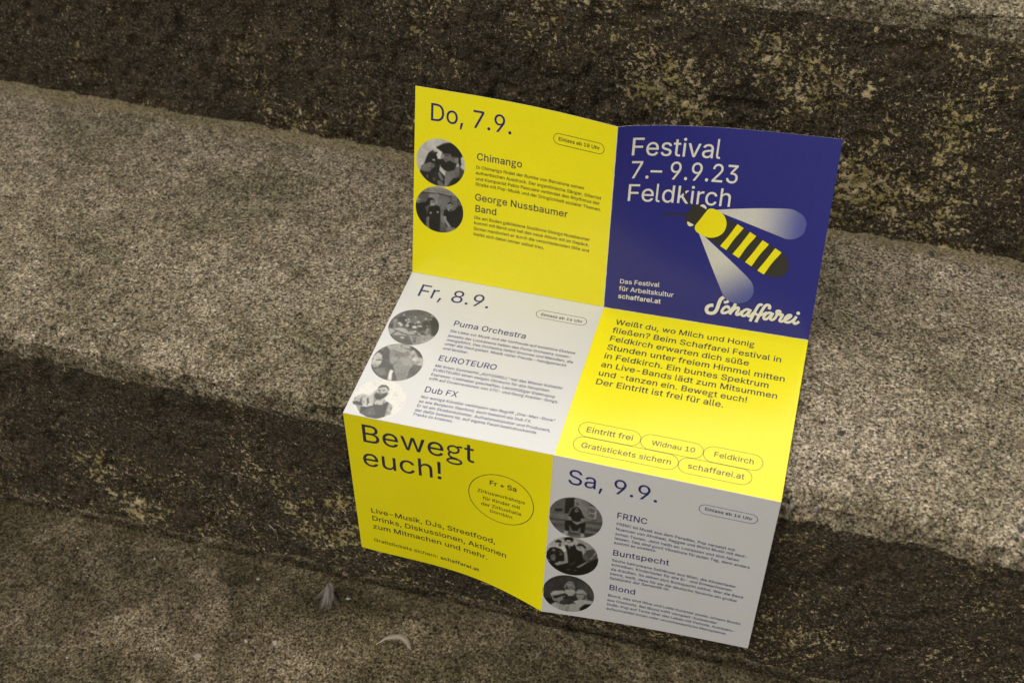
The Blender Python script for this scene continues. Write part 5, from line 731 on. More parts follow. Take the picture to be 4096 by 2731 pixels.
# round halftone photographs
def inside(P, poly):
    x, y = P[:, 0], P[:, 1]; res = np.zeros(len(P), bool); n = len(poly); j = n - 1
    for i in range(n):
        xi, yi = poly[i]; xj, yj = poly[j]
        if yi != yj:
            res ^= ((yi > y) != (yj > y)) & (x < (xj - xi) * (y - yi) / (yj - yi) + xi)
        j = i
    return res
PHOTOS = json.loads('{"a":["TL",20.2,54.7,0.8,[[0.85,-13,-56,3,-46,4,-36,-1,-23,-12,-14,-26,-31],[0.3,79,3,100,16,101,38,93,58,64,82,36,98,24,93,56,49,73,34],[0.48,19,32,55,17,65,3,79,3,77,38,52,65,35,86,24,96],[0.14,55,54,82,51,79,72,33,99,42,71],[0.47,6,-45,40,-45,58,-40,75,-40,74,-13,62,-4,55,20,34,28,19,26,0,0,-1,-16,2,-20,-1,-25],[0.62,5,-36,15,-40,14,-25,1,-21,-1,-25],[0.15,1,-17,12,-18,20,-5,37,-17,54,-10,67,-8,58,18,34,30,16,28,1,15,-3,-7],[0.11,-21,-63,-14,-67,9,-82,32,-91,59,-90,88,-71,92,-44,82,-37,85,-8,79,5,73,-13,74,-34,46,-35,40,-45,10,-42,5,-48,0,-50,-15,-58],[0.55,57,-26,66,-35,73,-34,71,-16,59,-12],[0.2,15,-35,26,-34,34,-38,33,-41,26,-37,16,-38],[0.16,-69,17,-59,-13,-52,-32,-38,-45,-30,-49,-28,-41,-13,-44,-18,-32,-12,-15,1,-16,-2,11,-5,31,5,41,20,53,20,97,-8,99,-52,90,-70,73,-85,54,-79,26],[0.52,-80,34,-66,15,-45,4,-23,9,-25,24,-39,34,-43,44,-62,46,-80,46],[0.25,-40,16,-24,16,-23,13,-39,13],[0.25,-45,29,-25,26,-25,23,-45,26],[0.72,-36,-11,-25,-12,-22,-4,-31,-4],[0.5,-35,-41,-29,-46,-30,-33],[0.5,-11,41,-1,39,15,72,3,74,-6,58],[0.52,-12,74,6,78,18,97,-8,99],[0.4,-31,65,-18,66,-23,83,-29,80],[0.55,-57,63,-50,58,-53,75],[0.35,-27,52,-15,52,-15,49,-27,50],[0.35,-25,61,-12,60,-12,58,-25,59]]],"b":["TL",20.2,91.8,0.4,[[0.58,34,-47,29,-22,14,-1,-7,9,-28,7,-44,-8,-50,-31,-45,-56,-30,-77,-9,-87,12,-85,28,-70],[0.5,45,-20,42,18,32,47,19,59,4,52,-7,27,-11,-9,-8,-46,1,-75,15,-87,29,-80,40,-56],[0.62,-47,-96,14,-104,71,-86,57,-68,22,-68,-13,-69,-46,-66],[0.42,-45,-81,1,-88,50,-84,50,-86,1,-90,-45,-83],[0.42,-45,-74,1,-80,50,-75,50,-77,1,-82,-45,-76],[0.15,-79,-61,-46,-63,-6,-68,50,-65,51,-69,-5,-71,-46,-67,-78,-65],[0.7,-66,-73,-48,-72,-48,-75,-66,-76],[0.7,-72,-67,-48,-67,-47,-70,-71,-70],[0.7,-60,-79,-47,-78,-46,-81,-59,-82],[0.28,50,-76,83,-59,86,-28,59,7],[0.68,52,-71,74,-71,74,-74,52,-74],[0.68,52,-65,74,-65,74,-68,53,-68],[0.68,52,-59,74,-59,74,-62,53,-62],[0.68,53,-53,74,-53,75,-56,53,-56],[0.68,53,-47,74,-47,75,-49,53,-49],[0.68,53,-41,75,-41,75,-43,53,-43],[0.68,53,-35,75,-35,75,-37,54,-37],[0.68,53,-28,75,-28,75,-31,54,-31],[0.68,53,-22,71,-22,71,-24,54,-25],[0.68,54,-16,67,-15,68,-17,54,-19],[0.68,54,-10,63,-8,64,-10,55,-13],[0.68,53,-4,58,-1,60,-3,55,-6],[0.68,53,1,54,5,56,5,56,1],[0.12,-105,-9,-79,-17,-57,-24,-44,-47,-28,-47,-40,-13,-59,-4,-52,21,-54,89,-87,80,-102,38],[0.62,-81,-27,-82,-20,-85,-15,-89,-13,-94,-14,-97,-18,-98,-24,-97,-30,-94,-35,-90,-38,-85,-37,-82,-33],[0.2,-91,-20,-81,-22,-81,-25,-91,-23],[0.6,-31,-52,-32,-49,-34,-47,-37,-45,-41,-45,-43,-47,-44,-49,-43,-52,-41,-54,-38,-56,-34,-55,-32,-54],[0.13,-45,-6,-28,-12,-11,-18,3,-10,5,26,3,105,-23,105,-40,93,-43,34,-55,47,-51,28],[0.66,-20,-29,-22,-22,-25,-16,-30,-14,-35,-15,-39,-19,-40,-26,-39,-33,-35,-39,-31,-41,-26,-41,-22,-36],[0.15,-41,-30,-40,-39,-29,-44,-20,-38,-19,-27,-25,-37,-34,-37],[0.25,-34,-26,-24,-29,-25,-31,-34,-29],[0.72,-31,20,-32,22,-33,24,-36,25,-38,25,-40,24,-40,22,-40,19,-38,17,-36,16,-34,16,-32,18],[0.72,-2,10,-2,13,-4,15,-6,16,-9,15,-11,14,-11,12,-11,10,-9,8,-7,7,-4,7,-2,9],[0.5,-55,47,-42,37,-41,92,-54,87],[0.42,-60,-1,-42,-15,-50,22],[0.12,20,0,34,-12,52,-2,66,-12,78,-32,103,-34,107,-2,102,36,73,71,54,73,30,69,18,22],[0.62,53,-27,52,-19,49,-13,44,-10,39,-11,36,-16,34,-24,35,-32,39,-38,43,-41,48,-40,52,-35],[0.15,34,-27,34,-37,44,-42,54,-38,54,-25,50,-34,39,-33],[0.25,38,-22,52,-24,52,-27,38,-25],[0.62,17,24,30,23,31,39,54,70,43,76,20,41],[0.42,89,-46,88,-41,85,-36,82,-34,79,-35,76,-38,75,-43,76,-48,78,-53,81,-55,85,-54,88,-51],[0.52,30,72,70,66,62,84,35,97],[0.75,31,-8,35,-12,47,-2,41,-1]]],"c":["ML",20.0,56.6,0.38,[[0.6,-98,30,-13,26,46,25,110,23,94,63,26,106,-47,101,-90,63],[0.36,-82,67,-5,50,33,99,-31,113],[0.45,15,58,76,45,75,43,14,55],[0.45,20,64,76,52,75,50,19,62],[0.45,24,70,76,60,75,57,23,68],[0.45,28,76,76,67,75,65,28,74],[0.45,33,82,76,74,75,72,32,80],[0.55,-93,-24,-76,-27,-76,-13,-72,18,-75,24],[0.2,-101,12,-84,1,-77,26,-96,31],[0.19,-80,-37,-62,-46,-52,-50,-40,-38,-35,-12,-46,-1,-64,-3],[0.64,-54,-62,-53,-57,-54,-53,-56,-51,-60,-52,-63,-54,-65,-59,-66,-63,-65,-67,-62,-69,-59,-69,-56,-66],[0.3,-68,-61,-63,-70,-53,-65,-52,-59,-61,-66],[0.43,-28,-39,-18,-52,-6,-56,7,-44,9,-24,-15,-16],[0.6,-7,-63,-6,-58,-7,-55,-9,-53,-12,-53,-15,-56,-17,-60,-18,-65,-17,-69,-15,-71,-12,-70,-9,-68],[0.1,-18,-63,-18,-69,-10,-71,-6,-64,-13,-66],[0.19,-31,-17,6,-23,7,9,-21,14],[0.15,25,-37,39,-47,55,-36,59,-15,27,-14],[0.62,37,-59,38,-55,37,-51,34,-50,31,-50,28,-52,26,-56,26,-60,27,-63,29,-65,32,-64,35,-62],[0.2,44,-67,59,-71,92,-53,104,-14,96,27,83,30,65,-19],[0.6,57,-79,57,-75,56,-71,54,-70,51,-70,48,-72,46,-76,45,-81,46,-84,49,-86,52,-86,55,-83],[0.78,-39,-31,-38,-27,-38,-24,-39,-22,-41,-23,-43,-25,-45,-29,-46,-33,-45,-36,-44,-37,-43,-37,-41,-34],[0.72,-55,-9,-55,-5,-56,-2,-60,0,-64,0,-67,-2,-69,-5,-69,-9,-68,-12,-64,-14,-61,-14,-57,-12],[0.72,-45,-1,-45,3,-46,7,-49,9,-52,9,-56,6,-58,2,-59,-2,-58,-6,-55,-8,-51,-8,-47,-5],[0.75,-20,-5,-20,0,-21,3,-24,6,-27,5,-31,3,-33,-2,-34,-6,-33,-10,-30,-12,-26,-12,-23,-9],[0.74,-35,-19,-23,-32,-21,-28,-29,-12],[0.75,-28,-38,-28,-35,-29,-33,-30,-31,-32,-31,-35,-33,-36,-36,-36,-39,-36,-41,-34,-42,-32,-42,-30,-40],[0.78,12,-4,12,1,10,4,5,7,0,7,-5,5,-7,1,-7,-3,-5,-7,0,-9,5,-9,10,-7],[0.76,32,-13,32,-11,28,-9,23,-7,18,-6,14,-6,12,-8,13,-10,16,-12,21,-14,26,-15,31,-15],[0.75,55,-19,55,-17,54,-14,52,-13,50,-13,48,-15,46,-17,46,-20,47,-22,49,-23,51,-23,54,-22],[0.72,17,-34,17,-30,15,-27,11,-25,7,-25,4,-27,1,-30,1,-33,3,-36,7,-38,11,-38,15,-36],[0.8,43,-60,56,-64,56,-57,46,-58],[0.7,2,-22,3,-19,3,-17,1,-16,-1,-16,-2,-18,-4,-21,-4,-23,-4,-26,-2,-27,-1,-27,1,-25],[0.22,19,-3,49,-18,62,-15,63,30,57,30,50,2,28,18,22,16],[0.55,52,-10,62,-11,63,27,53,25],[0.2,31,22,55,24,62,32,43,34],[0.66,-71,26,-47,15,-15,20,22,26,41,35,5,44,-32,41,-58,34],[0.18,-71,33,-44,43,-6,49,39,41,38,36,-7,45,-44,38,-71,29],[0.75,-54,41,-17,51,29,46,28,43,-17,49,-54,39],[0.3,-25,19,-2,23,-12,29],[0.3,10,29,29,28,25,41],[0.75,19,20,19,22,17,24,14,25,10,25,7,25,6,23,6,21,8,19,11,18,15,17,18,18],[0.15,-59,35,-73,63,-70,66,-56,37],[0.15,13,47,28,84,30,83,15,46],[0.15,24,46,30,82,33,82,26,46],[0.72,-15,64,-15,68,-17,71,-21,73,-26,73,-30,72,-32,69,-32,66,-29,62,-25,61,-21,60,-17,62],[0.75,72,56,72,60,69,63,65,65,60,65,56,64,54,61,54,58,56,54,61,52,66,52,70,53],[0.25,68,56,68,58,66,60,64,61,60,61,58,61,56,59,57,57,58,55,61,54,64,53,67,54]]],"d":["ML",20.0,93.3,0.58,[[0.66,-77,-64,-18,-98,22,-101,25,-65,9,-53,-8,-52,-34,-60,-51,-57],[0.3,-36,-57,-8,-50,10,-51,24,-64,23,-67,8,-54,-9,-54,-36,-60],[0.25,2,-78,33,-74,33,-78,2,-82],[0.35,-19,-96,-8,-77,-6,-79,-17,-97],[0.3,-4,-42,-1,-24,-2,-8,0,-7,1,-23,-3,-42],[0.28,-14,21,-1,0,-3,-2,-16,19],[0.47,-28,-40,23,-62,38,-53,22,-32,-12,-30],[0.5,15,56,52,39,66,82,30,91],[0.28,-102,-6,-93,-41,-77,-61,-68,-74,-50,-57,-39,-23,-26,9,-10,21,15,61,31,91,-11,107,-60,84,-86,59,-95,40,-65,38,-63,6,-70,-27],[0.74,-101,6,-99,-10,-89,-31,-75,-36,-61,-3,-58,20,-62,41,-77,46,-92,42,-102,22],[0.25,-82,12,-72,9,-61,5,-63,0,-74,5,-84,7],[0.3,-100,8,-91,10,-92,6,-101,4],[0.35,-90,39,-77,42,-61,37,-62,34,-78,38,-91,35],[0.85,-70,41,-71,43,-72,44,-75,45,-77,46,-80,45,-81,44,-81,42,-79,41,-77,40,-74,40,-71,40],[0.4,-80,23,-76,35,-74,34,-78,23],[0.42,-75,57,-35,38,-17,73,-42,84],[0.22,-86,-33,-74,-51,-68,-28,-69,-21],[0.6,-82,-48,-75,-58,-74,-52,-78,-42],[0.88,-12,42,3,47,1,62,11,96,-4,100,-12,62],[0.24,20,-98,47,-96,84,-65,94,-45,74,-45,61,-62,41,-80,33,-74],[0.7,34,-71,41,-78,61,-62,73,-49,92,-45,102,-9,87,-4,70,-13,60,-22,51,-26,54,-41,38,-56],[0.3,61,-56,71,-58,86,-49,72,-45],[0.3,54,-49,54,-47,53,-45,51,-44,49,-44,47,-45,46,-47,46,-49,47,-51,48,-52,51,-52,53,-51],[0.35,70,-12,84,-21,82,-24,68,-16],[0.4,42,-56,52,-53,65,-60,64,-63,51,-56,41,-58],[0.85,53,-26,58,-42,69,-31,62,-25],[0.35,66,-6,89,-4,105,-7,107,32,72,80,63,79,59,21],[0.3,54,9,54,10,53,11,52,12,50,12,49,11,48,11,49,10,49,9,51,8,52,8,53,8],[0.3,33,36,33,37,32,38,31,38,29,39,28,38,28,37,28,36,28,36,30,35,31,35,32,35]]],"e":["ML",19.8,130.0,0.905,[[0.72,-37,-4,-34,-30,-22,-46,-2,1,-17,33],[0.5,-27,-13,-26,-32,-17,-35,-4,1,-10,28],[0.62,-76,48,-55,43,-41,78,-58,74],[0.72,-24,-47,-20,-58,-9,-64,6,-66,18,-55,24,-32,18,-19,1,-6,-19,-26],[0.24,-24,-51,-22,-63,-13,-73,-2,-75,9,-71,20,-58,21,-48,14,-57,5,-64,-9,-62,-19,-55],[0.22,-20,-28,-10,-27,3,-29,17,-39,22,-28,17,-14,4,3,-13,2,-24,-14],[0.6,-11,-23,5,-25,4,-19,-3,-19],[0.25,-20,-40,-10,-42,-11,-46,-21,-44],[0.28,-2,-44,8,-46,7,-50,-3,-48],[0.42,-14,-39,-10,-43,-7,-32,-10,-29],[0.72,22,-37,26,-38,27,-27],[0.72,-12,9,4,3,18,-13,21,0,29,2,22,23,-5,28],[0.2,19,-3,21,21,23,21,21,-2],[0.4,-5,24,7,24,6,21,-5,21],[0.24,-7,29,21,24,30,4,41,8,46,39,49,78,26,94,-10,97,-49,83,-54,50,-33,48,-13,36,-15,21],[0.36,-43,79,-30,57,-8,45,13,74,-7,90],[0.55,-19,75,-9,67,-9,73,-16,79],[0.68,41,9,55,14,62,26,67,61,49,77,44,49],[0.35,58,45,61,27,58,26,56,44],[0.4,47,57,59,56,58,54,47,54],[0.4,49,23,58,36,59,35,50,22],[0.76,-94,16,-82,-1,-68,-11,-44,-10,-29,-9,-20,2,-18,22,-14,35,-31,49,-37,42,-54,40,-65,30,-76,31,-88,29],[0.3,-47,8,-43,0,-31,25,-33,43],[0.32,-69,12,-66,6,-56,38,-66,32],[0.42,-92,14,-90,12,-84,29,-90,26],[0.45,-83,2,-80,12,-78,12,-82,2],[0.5,-66,5,-51,1,-52,-2,-67,2],[0.5,-80,21,-66,19,-66,16,-81,19],[0.25,-95,36,-79,29,-64,30,-52,39,-49,46,-68,48,-87,48],[0.4,-49,26,-49,28,-50,29,-51,30,-53,30,-54,29,-55,27,-56,25,-55,24,-54,23,-52,23,-51,24]]],"f":["BR",18.2,51.4,0.47,[[0.42,-106,-2,-97,-52,-46,-89,-42,-12],[0.56,-11,-103,12,-98,42,-84,42,-9,23,-29,-8,-55],[0.4,-3,-77,7,-79,7,-63,-4,-62],[0.62,10,-96,11,-52,13,-52,13,-97],[0.33,-105,23,-33,16,-36,25,-101,35],[0.37,-98,44,-36,38,-37,54,-85,63],[0.44,-79,63,-13,52,-11,87,-47,88],[0.35,34,7,105,-3,103,11,35,19],[0.33,36,35,99,32,92,53,37,52],[0.3,39,67,83,61,61,85,37,86],[0.32,-19,71,23,77,22,82,-35,92],[0.13,-44,-85,-10,-99,-10,-54,-23,-43,-28,-16,-42,-12],[0.2,-80,-29,-51,-34,-50,-21,-79,-15],[0.72,48,-70,74,-67,74,-11,46,-12],[0.45,48,-66,70,-63,70,-42,48,-42],[0.43,48,-36,69,-38,69,-16,48,-15],[0.35,49,-83,67,-73,50,-72],[0.2,61,-7,78,-7,78,-10,62,-10],[0.11,-12,-47,1,-57,13,-49,23,-29,1,-7,-24,-12,-19,-38],[0.46,9,-40,8,-34,6,-28,2,-26,-2,-26,-5,-30,-7,-36,-6,-42,-3,-48,0,-50,4,-50,7,-46],[0.2,-6,-38,7,-41,7,-44,-6,-41],[0.2,-4,-30,9,-34,4,-21],[0.1,-30,-4,-22,-16,-1,-23,21,-29,34,-6,19,-2,19,17,-15,24,-19,-4],[0.56,-29,-1,-19,-2,-12,14,3,19,4,26,-5,26,-25,16],[0.56,20,-3,32,-6,31,8,13,24,10,19,19,12],[0.1,-37,22,-15,16,4,36,19,24,36,11,39,25,37,68,23,72,21,38,10,64,-8,68,-21,37,-20,71,-34,73,-38,37],[0.56,14,23,14,27,12,31,8,33,5,32,2,30,1,27,2,22,4,19,7,17,11,17,13,20],[0.7,-37,74,-23,72,-23,90,-42,97],[0.7,24,72,35,72,39,89,26,98],[0.5,-1,-9,0,3,2,2,1,-9]]],"g":["BR",18.1,88.2,0.73,[[0.62,4,-101,92,-68,95,-36,48,-47,24,-69],[0.8,-91,-28,-64,-39,-33,-47,-22,-29,-35,-13,-50,-27,-86,-26,-96,2],[0.12,-101,9,-86,-26,-66,-34,-43,-28,-32,-14,-25,27,-21,-23,-30,-49,-22,-59,-4,-52,6,-66,17,-39,37,-34,42,-1,58,13,83,-12,102,-12,100,36,68,77,24,105,-35,111,-83,86,-100,51],[0.5,-64,-18,-65,-15,-67,-12,-71,-10,-74,-10,-77,-12,-78,-15,-77,-19,-75,-22,-72,-24,-68,-24,-65,-22],[0.38,-36,-3,-36,1,-39,4,-42,6,-46,6,-48,4,-49,0,-49,-3,-46,-7,-43,-8,-39,-8,-37,-6],[0.3,-52,-21,-38,-19,-39,-8,-51,-12],[0.72,-63,-58,-46,-61,-45,-41,-60,-39],[0.25,-54,-54,-46,-58,-45,-41,-51,-39],[0.13,-68,-64,-57,-75,-44,-71,-44,-60,-63,-60,-64,-52],[0.76,-29,-78,-12,-82,-5,-76,-4,-59,-12,-49,-21,-53,-28,-66],[0.3,-25,-66,-8,-71,-8,-75,-25,-70],[0.4,-18,-55,-9,-58,-9,-61,-18,-58],[0.11,-37,-87,-24,-96,-7,-99,1,-90,-4,-72,-12,-83,-25,-81,-29,-68],[0.7,-16,-48,-10,-49,-12,-36],[0.7,15,-57,32,-65,45,-55,41,-37,24,-38],[0.13,12,-58,21,-74,35,-74,49,-63,49,-50,33,-64,16,-57],[0.35,20,-49,33,-55,32,-58,20,-52],[0.6,40,-45,53,-48,51,-34,44,-36],[0.36,53,-45,77,-59,94,-39,94,-10,64,17,44,8,42,-19],[0.68,68,1,81,-9,80,-11,67,-1],[0.68,70,-4,83,-14,82,-16,69,-6],[0.68,72,-10,85,-20,84,-21,71,-12],[0.68,74,-15,87,-25,87,-27,74,-17],[0.68,76,-21,89,-30,89,-32,76,-22],[0.68,78,-26,91,-36,91,-38,78,-28],[0.68,81,-31,94,-41,93,-43,80,-33],[0.68,83,-37,96,-47,95,-49,82,-39],[0.6,47,-16,59,-19,59,-20,47,-18],[0.6,47,-11,59,-14,59,-15,47,-13],[0.6,47,-6,60,-8,60,-10,47,-8],[0.6,48,-1,60,-3,60,-5,48,-3],[0.6,48,4,61,2,61,0,48,2],[0.62,-30,-14,-21,-26,-12,33,-28,34],[0.62,-65,53,-46,37,-12,27,-13,38,-54,62],[0.5,-83,15,-66,4,-60,24,-65,41,-77,36],[0.2,-77,23,-64,15,-65,12,-77,20],[0.75,-94,40,-81,45,-80,41,-93,36],[0.55,20,52,59,11,61,17,30,56],[0.3,-9,49,13,22,15,28,-5,55],[0.35,-18,72,-1,67,-2,75,-15,78],[0.45,12,72,21,63,19,76]]],"h":["BR",17.9,125.8,0.27,[[0.33,25,-87,100,-42,98,8,69,-18,34,-41],[0.12,-98,44,-62,35,-48,55,-72,82,-91,75],[0.52,-16,-49,-4,-69,16,-71,26,-35,17,-29,10,-48,-6,-56,-10,-38,-16,-23,-19,-35],[0.6,10,-55,10,-46,7,-40,2,-36,-3,-37,-6,-43,-8,-51,-7,-59,-4,-66,0,-69,5,-68,9,-63],[0.25,-5,-54,8,-58,8,-61,-5,-57],[0.3,-3,-42,6,-43,6,-46,-3,-44],[0.45,-4,-37,11,-42,15,-24,-3,-20],[0.66,-15,-20,20,-28,29,-14,15,11,-1,13,-15,-4],[0.56,-65,26,-41,14,-18,19,-19,43,-32,59,-46,51,-53,51,-59,44],[0.7,-69,14,-58,-4,-23,-14,-12,-5,-19,3,-47,16,-65,24],[0.14,-20,8,-3,3,0,24,-18,32],[0.5,-10,17,-11,21,-12,24,-14,25,-15,25,-17,22,-17,19,-17,15,-16,12,-14,11,-13,11,-11,14],[0.1,-57,26,-43,19,-20,16,-41,31,-49,37,-56,34],[0.3,-30,48,0,23,2,52,-15,67,-30,61],[0.72,-72,82,-48,56,-28,63,-16,66,4,59,9,111,-24,110,-57,95],[0.6,30,-5,58,-12,64,0,55,18,42,23,34,12],[0.64,27,-12,36,-33,56,-34,71,-18,71,-2,58,-13,33,-9],[0.55,68,-5,76,15,66,19],[0.28,35,0,58,-7,58,-10,35,-3],[0.3,38,14,47,11,47,8,38,11],[0.2,-1,15,20,7,34,12,40,23,27,35,16,27],[0.7,26,36,43,23,64,18,99,20,95,38,67,45,64,75,50,85,9,111,5,61,19,51],[0.14,68,43,100,37,81,75,50,90,48,71],[0.3,14,42,31,45,29,54],[0.35,-31,72,-29,91,-31,108,-29,108,-27,91,-29,72],[0.35,-22,70,-20,89,-22,106,-20,106,-18,89,-20,70],[0.35,-14,68,-12,88,-14,104,-12,104,-11,87,-12,68],[0.35,-3,66,-2,85,-3,102,-1,102,-1,85,-1,66],[0.35,4,64,4,84,4,100,5,100,6,84,5,64]]]}')
RAD = 18.4
for pk, (key, cx, cy, bg, shapes) in PHOTOS.items():
    r, c = PANELS[key][:2]
    rings, seg = 44, 140
    V2 = [(0.0, 0.0)]; Fc = []
    for i in range(1, rings + 1):
        for j in range(seg):
            t = 2 * np.pi * j / seg; V2.append((i / rings * math.cos(t), i / rings * math.sin(t)))
    for j in range(seg): Fc.append((0, 1 + j, 1 + (j + 1) % seg))
    for i in range(1, rings):
        a = 1 + (i - 1) * seg; b = a + seg
        for j in range(seg): Fc.append((a + j, b + j, b + (j + 1) % seg, a + (j + 1) % seg))
    V2 = np.array(V2)
    acc = np.zeros(len(V2))
    polys = [(s[0], np.array(s[1:], float).reshape(-1, 2) / 100) for s in shapes]
    offs = [(dx, dy) for dx in (-0.019, 0, 0.019) for dy in (-0.019, 0, 0.019)]
    for dx, dy in offs:
        g = np.full(len(V2), bg); Q = V2 + (dx, dy)
        for tone, poly in polys: g[inside(Q, poly)] = tone
        acc += g
    acc /= len(offs)
    q3 = np.c_[V2, np.full(len(V2), cx * 0.37 + cy)]
    acc = acc + 0.045 * fbm(q3, 3.0, 3, 3) + 0.045 * fbm(q3, 13.0, 2, 7) * np.clip(acc * 2.2, 0.4, 1)
    acc = np.clip((acc - 0.12) * 1.06 + 0.10, 0.06, 0.93)
    lin = np.clip(acc * 1.04 - 0.04, 0.02, 1) ** 2.3 * 0.78 + 0.003
    o = print_on(key, 'round_photo', (surf(r, c, cx + V2[:, 0] * RAD, cy + V2[:, 1] * RAD, 0.00004), Fc), M['photo'])
    a = o.data.attributes.new('tone', 'FLOAT_COLOR', 'POINT')
    a.data.foreach_set('color', np.c_[lin, lin * 0.985, lin * 0.95, np.ones(len(lin))].astype(np.float32).ravel())

# ------------------------------------------------------------------ small loose things
def stone_mat(name, col):
    m, nt, b = new_mat(name)
    tc = nt.nodes.new('ShaderNodeTexCoord')
    n = noise(nt, tc.outputs['Object'], 500, 4, 0.7)
    c = mix(nt, 1.0, col, ramp(nt, n, [(0.3, (0.55,) * 3), (0.7, (1.3,) * 3)]), 'MULTIPLY')
    nt.links.new(c, b.inputs['Base Color']); b.inputs['Roughness'].default_value = 0.85
    bp = nt.nodes.new('ShaderNodeBump'); bp.inputs['Strength'].default_value = 0.4; bp.inputs['Distance'].default_value = 0.0006
    nt.links.new(n, bp.inputs['Height']); nt.links.new(bp.outputs[0], b.inputs['Normal'])
    return m
SM = {k: stone_mat(k + '_stone', v) for k, v in {'white': (0.40, 0.37, 0.33), 'pale': (0.26, 0.23, 0.195), 'grey': (0.22, 0.20, 0.19), 'pink': (0.45, 0.34, 0.29),
                                                 'dark': (0.05, 0.048, 0.05), 'slate': (0.085, 0.085, 0.088), 'ochre': (0.30, 0.24, 0.13)}.items()}
def stone_mesh(center, size, seed, squash=(1, 0.75, 0.5)):
    rng = np.random.RandomState(seed)
    n, k = 14, 9
    V = []; Fc = []
    for i in range(k + 1):
        th = np.pi * i / k
        for j in range(n):
            ph = 2 * np.pi * j / n; V.append((math.sin(th) * math.cos(ph), math.sin(th) * math.sin(ph), math.cos(th)))
    for i in range(k):
        for j in range(n): Fc.append((i * n + j, (i + 1) * n + j, (i + 1) * n + (j + 1) % n, i * n + (j + 1) % n))
    V = np.array(V)
    rad = 1 + 0.22 * fbm(V + rng.rand(3) * 50, 1.3, 3, seed)
    for _ in range(5):                                  # a few flat broken faces
        d = rng.randn(3); d /= np.linalg.norm(d); h = rng.uniform(0.62, 0.85)
        t = V @ d * rad; rad = np.where(t > h, rad * h / np.maximum(t, 1e-6), rad)
    V = V * rad[:, None] * np.array(squash)
    a = rng.uniform(0, np.pi); ca, sa = math.cos(a), math.sin(a)
    V = V @ np.array([[ca, -sa, 0], [sa, ca, 0], [0, 0, 1]]).T
    return V * size / 2 + np.array(center), Fc
PEB = json.loads('[["m",[-0.5485,0.1565,-0.002],12],["m",[-0.5032,0.1668,-0.002],8],["m",[-0.4667,0.1733,-0.002],9],["m",[-0.3606,0.1633,-0.002],9],["m",[-0.219,-0.0202,-0.002],8],["m",[-0.247,0.0027,-0.002],8],["m",[-0.3603,-0.0166,-0.002],9],["m",[0.2232,0.2116,-0.002],20],["m",[0.2187,0.1727,-0.002],10],["m",[0.1749,0.161,-0.002],11],["m",[0.231,0.0859,-0.002],9],["m",[0.1546,-0.0039,-0.002],12],["m",[0.2911,0.0992,-0.002],15],["m",[0.2957,-0.04,-0.002],14],["l",[-0.2135,-0.1589,-0.19],12],["l",[-0.338,-0.2083,-0.19],8],["l",[-0.2724,-0.1402,-0.19],10],["l",[-0.3937,-0.1892,-0.19],14],["l",[-0.3067,-0.2165,-0.19],15]]')
PEB_INFO = [('grey', 'grey flat stone chip near the upper left corner of the middle tread'), ('white', 'small white chip by the back left of the middle tread'),
            ('pale', 'pale chip just right of the white chip at the back left'), ('pink', 'pinkish pebble alone on the back half of the left tread'),
            ('white', 'bright white chip closest to the left edge of the flyer'), ('white', 'white chip up left of the brightest chip beside the flyer'),
            ('pale', 'pale square chip in the middle of the left tread'), ('dark', 'big dark stone at the foot of the upper riser right of the flyer'),
            ('dark', 'black sliver on the right tread below the big dark stone'), ('pale', 'pale pebble right of the bee near the blue panel edge'),
            ('slate', 'slate blue pebble in the middle of the right tread'), ('pink', 'pink pebble beside the lower right edge of the flat yellow panel'),
            ('pink', 'pinkish white flake at the right rim of the photo on the tread'), ('white', 'white lump near the tread edge at the far right'),
            ('white', 'white angular chip left of the curled feather on the lowest step'), ('white', 'tiny white chip at the bottom left on the lowest step'),
            ('pale', 'pale sliver up left of the angular white chip on the lowest step'), ('pale', 'pale flat chip at the left rim on the lowest step'),
            ('dark', 'dark round pebble at the bottom edge of the lowest step')]
for i, ((k, p, sz), (mt, lab)) in enumerate(zip(PEB, PEB_INFO)):
    size = sz * 0.00029
    z = (ZT if k == 'm' else ZL + joint_dz(p[0])) + size * 0.12
    if i == 7: p = [p[0], 0.203, p[2]]
    V, Fc = stone_mesh((p[0], p[1], z), size, 40 + i)
    o = mesh_obj('pebble', V, Fc, SM[mt], None, None, True)
    tag(o, lab, 'pebble', 'loose pebbles and chips on the steps')
# pebbles set in the broken arris right of the flyer belong to the middle step
mid = next(o for o in bpy.data.objects if o.name.startswith('concrete_step') and 'middle' in o['label'])
def on_bevel(x, t):
    y0 = face_y(x) + inset(x)
    return (x, y0 - inset(x) * t - 0.0002, ZT - 0.015 * t - 0.0004)
EMB = [(on_bevel(0.1672, 0.30), 0.0064, 'pale', (0.75, 0.55, 1.0)), (on_bevel(0.1645, 0.62), 0.0082, 'pale', (1.0, 0.5, 0.42)),
       (on_bevel(0.1572, 0.60), 0.0072, 'grey', (0.85, 0.6, 0.9)), (on_bevel(0.1722, 0.52), 0.0066, 'grey', (0.5, 0.5, 1.0)),
       (on_bevel(0.1622, 0.92), 0.0062, 'ochre', (1.0, 0.6, 0.75))]
for i, (p, sz, mt, sq) in enumerate(EMB):
    V, Fc = stone_mesh(p, sz, 90 + i, sq)
    mesh_obj('embedded_pebble', V, Fc, SM[mt], mid, None, True)

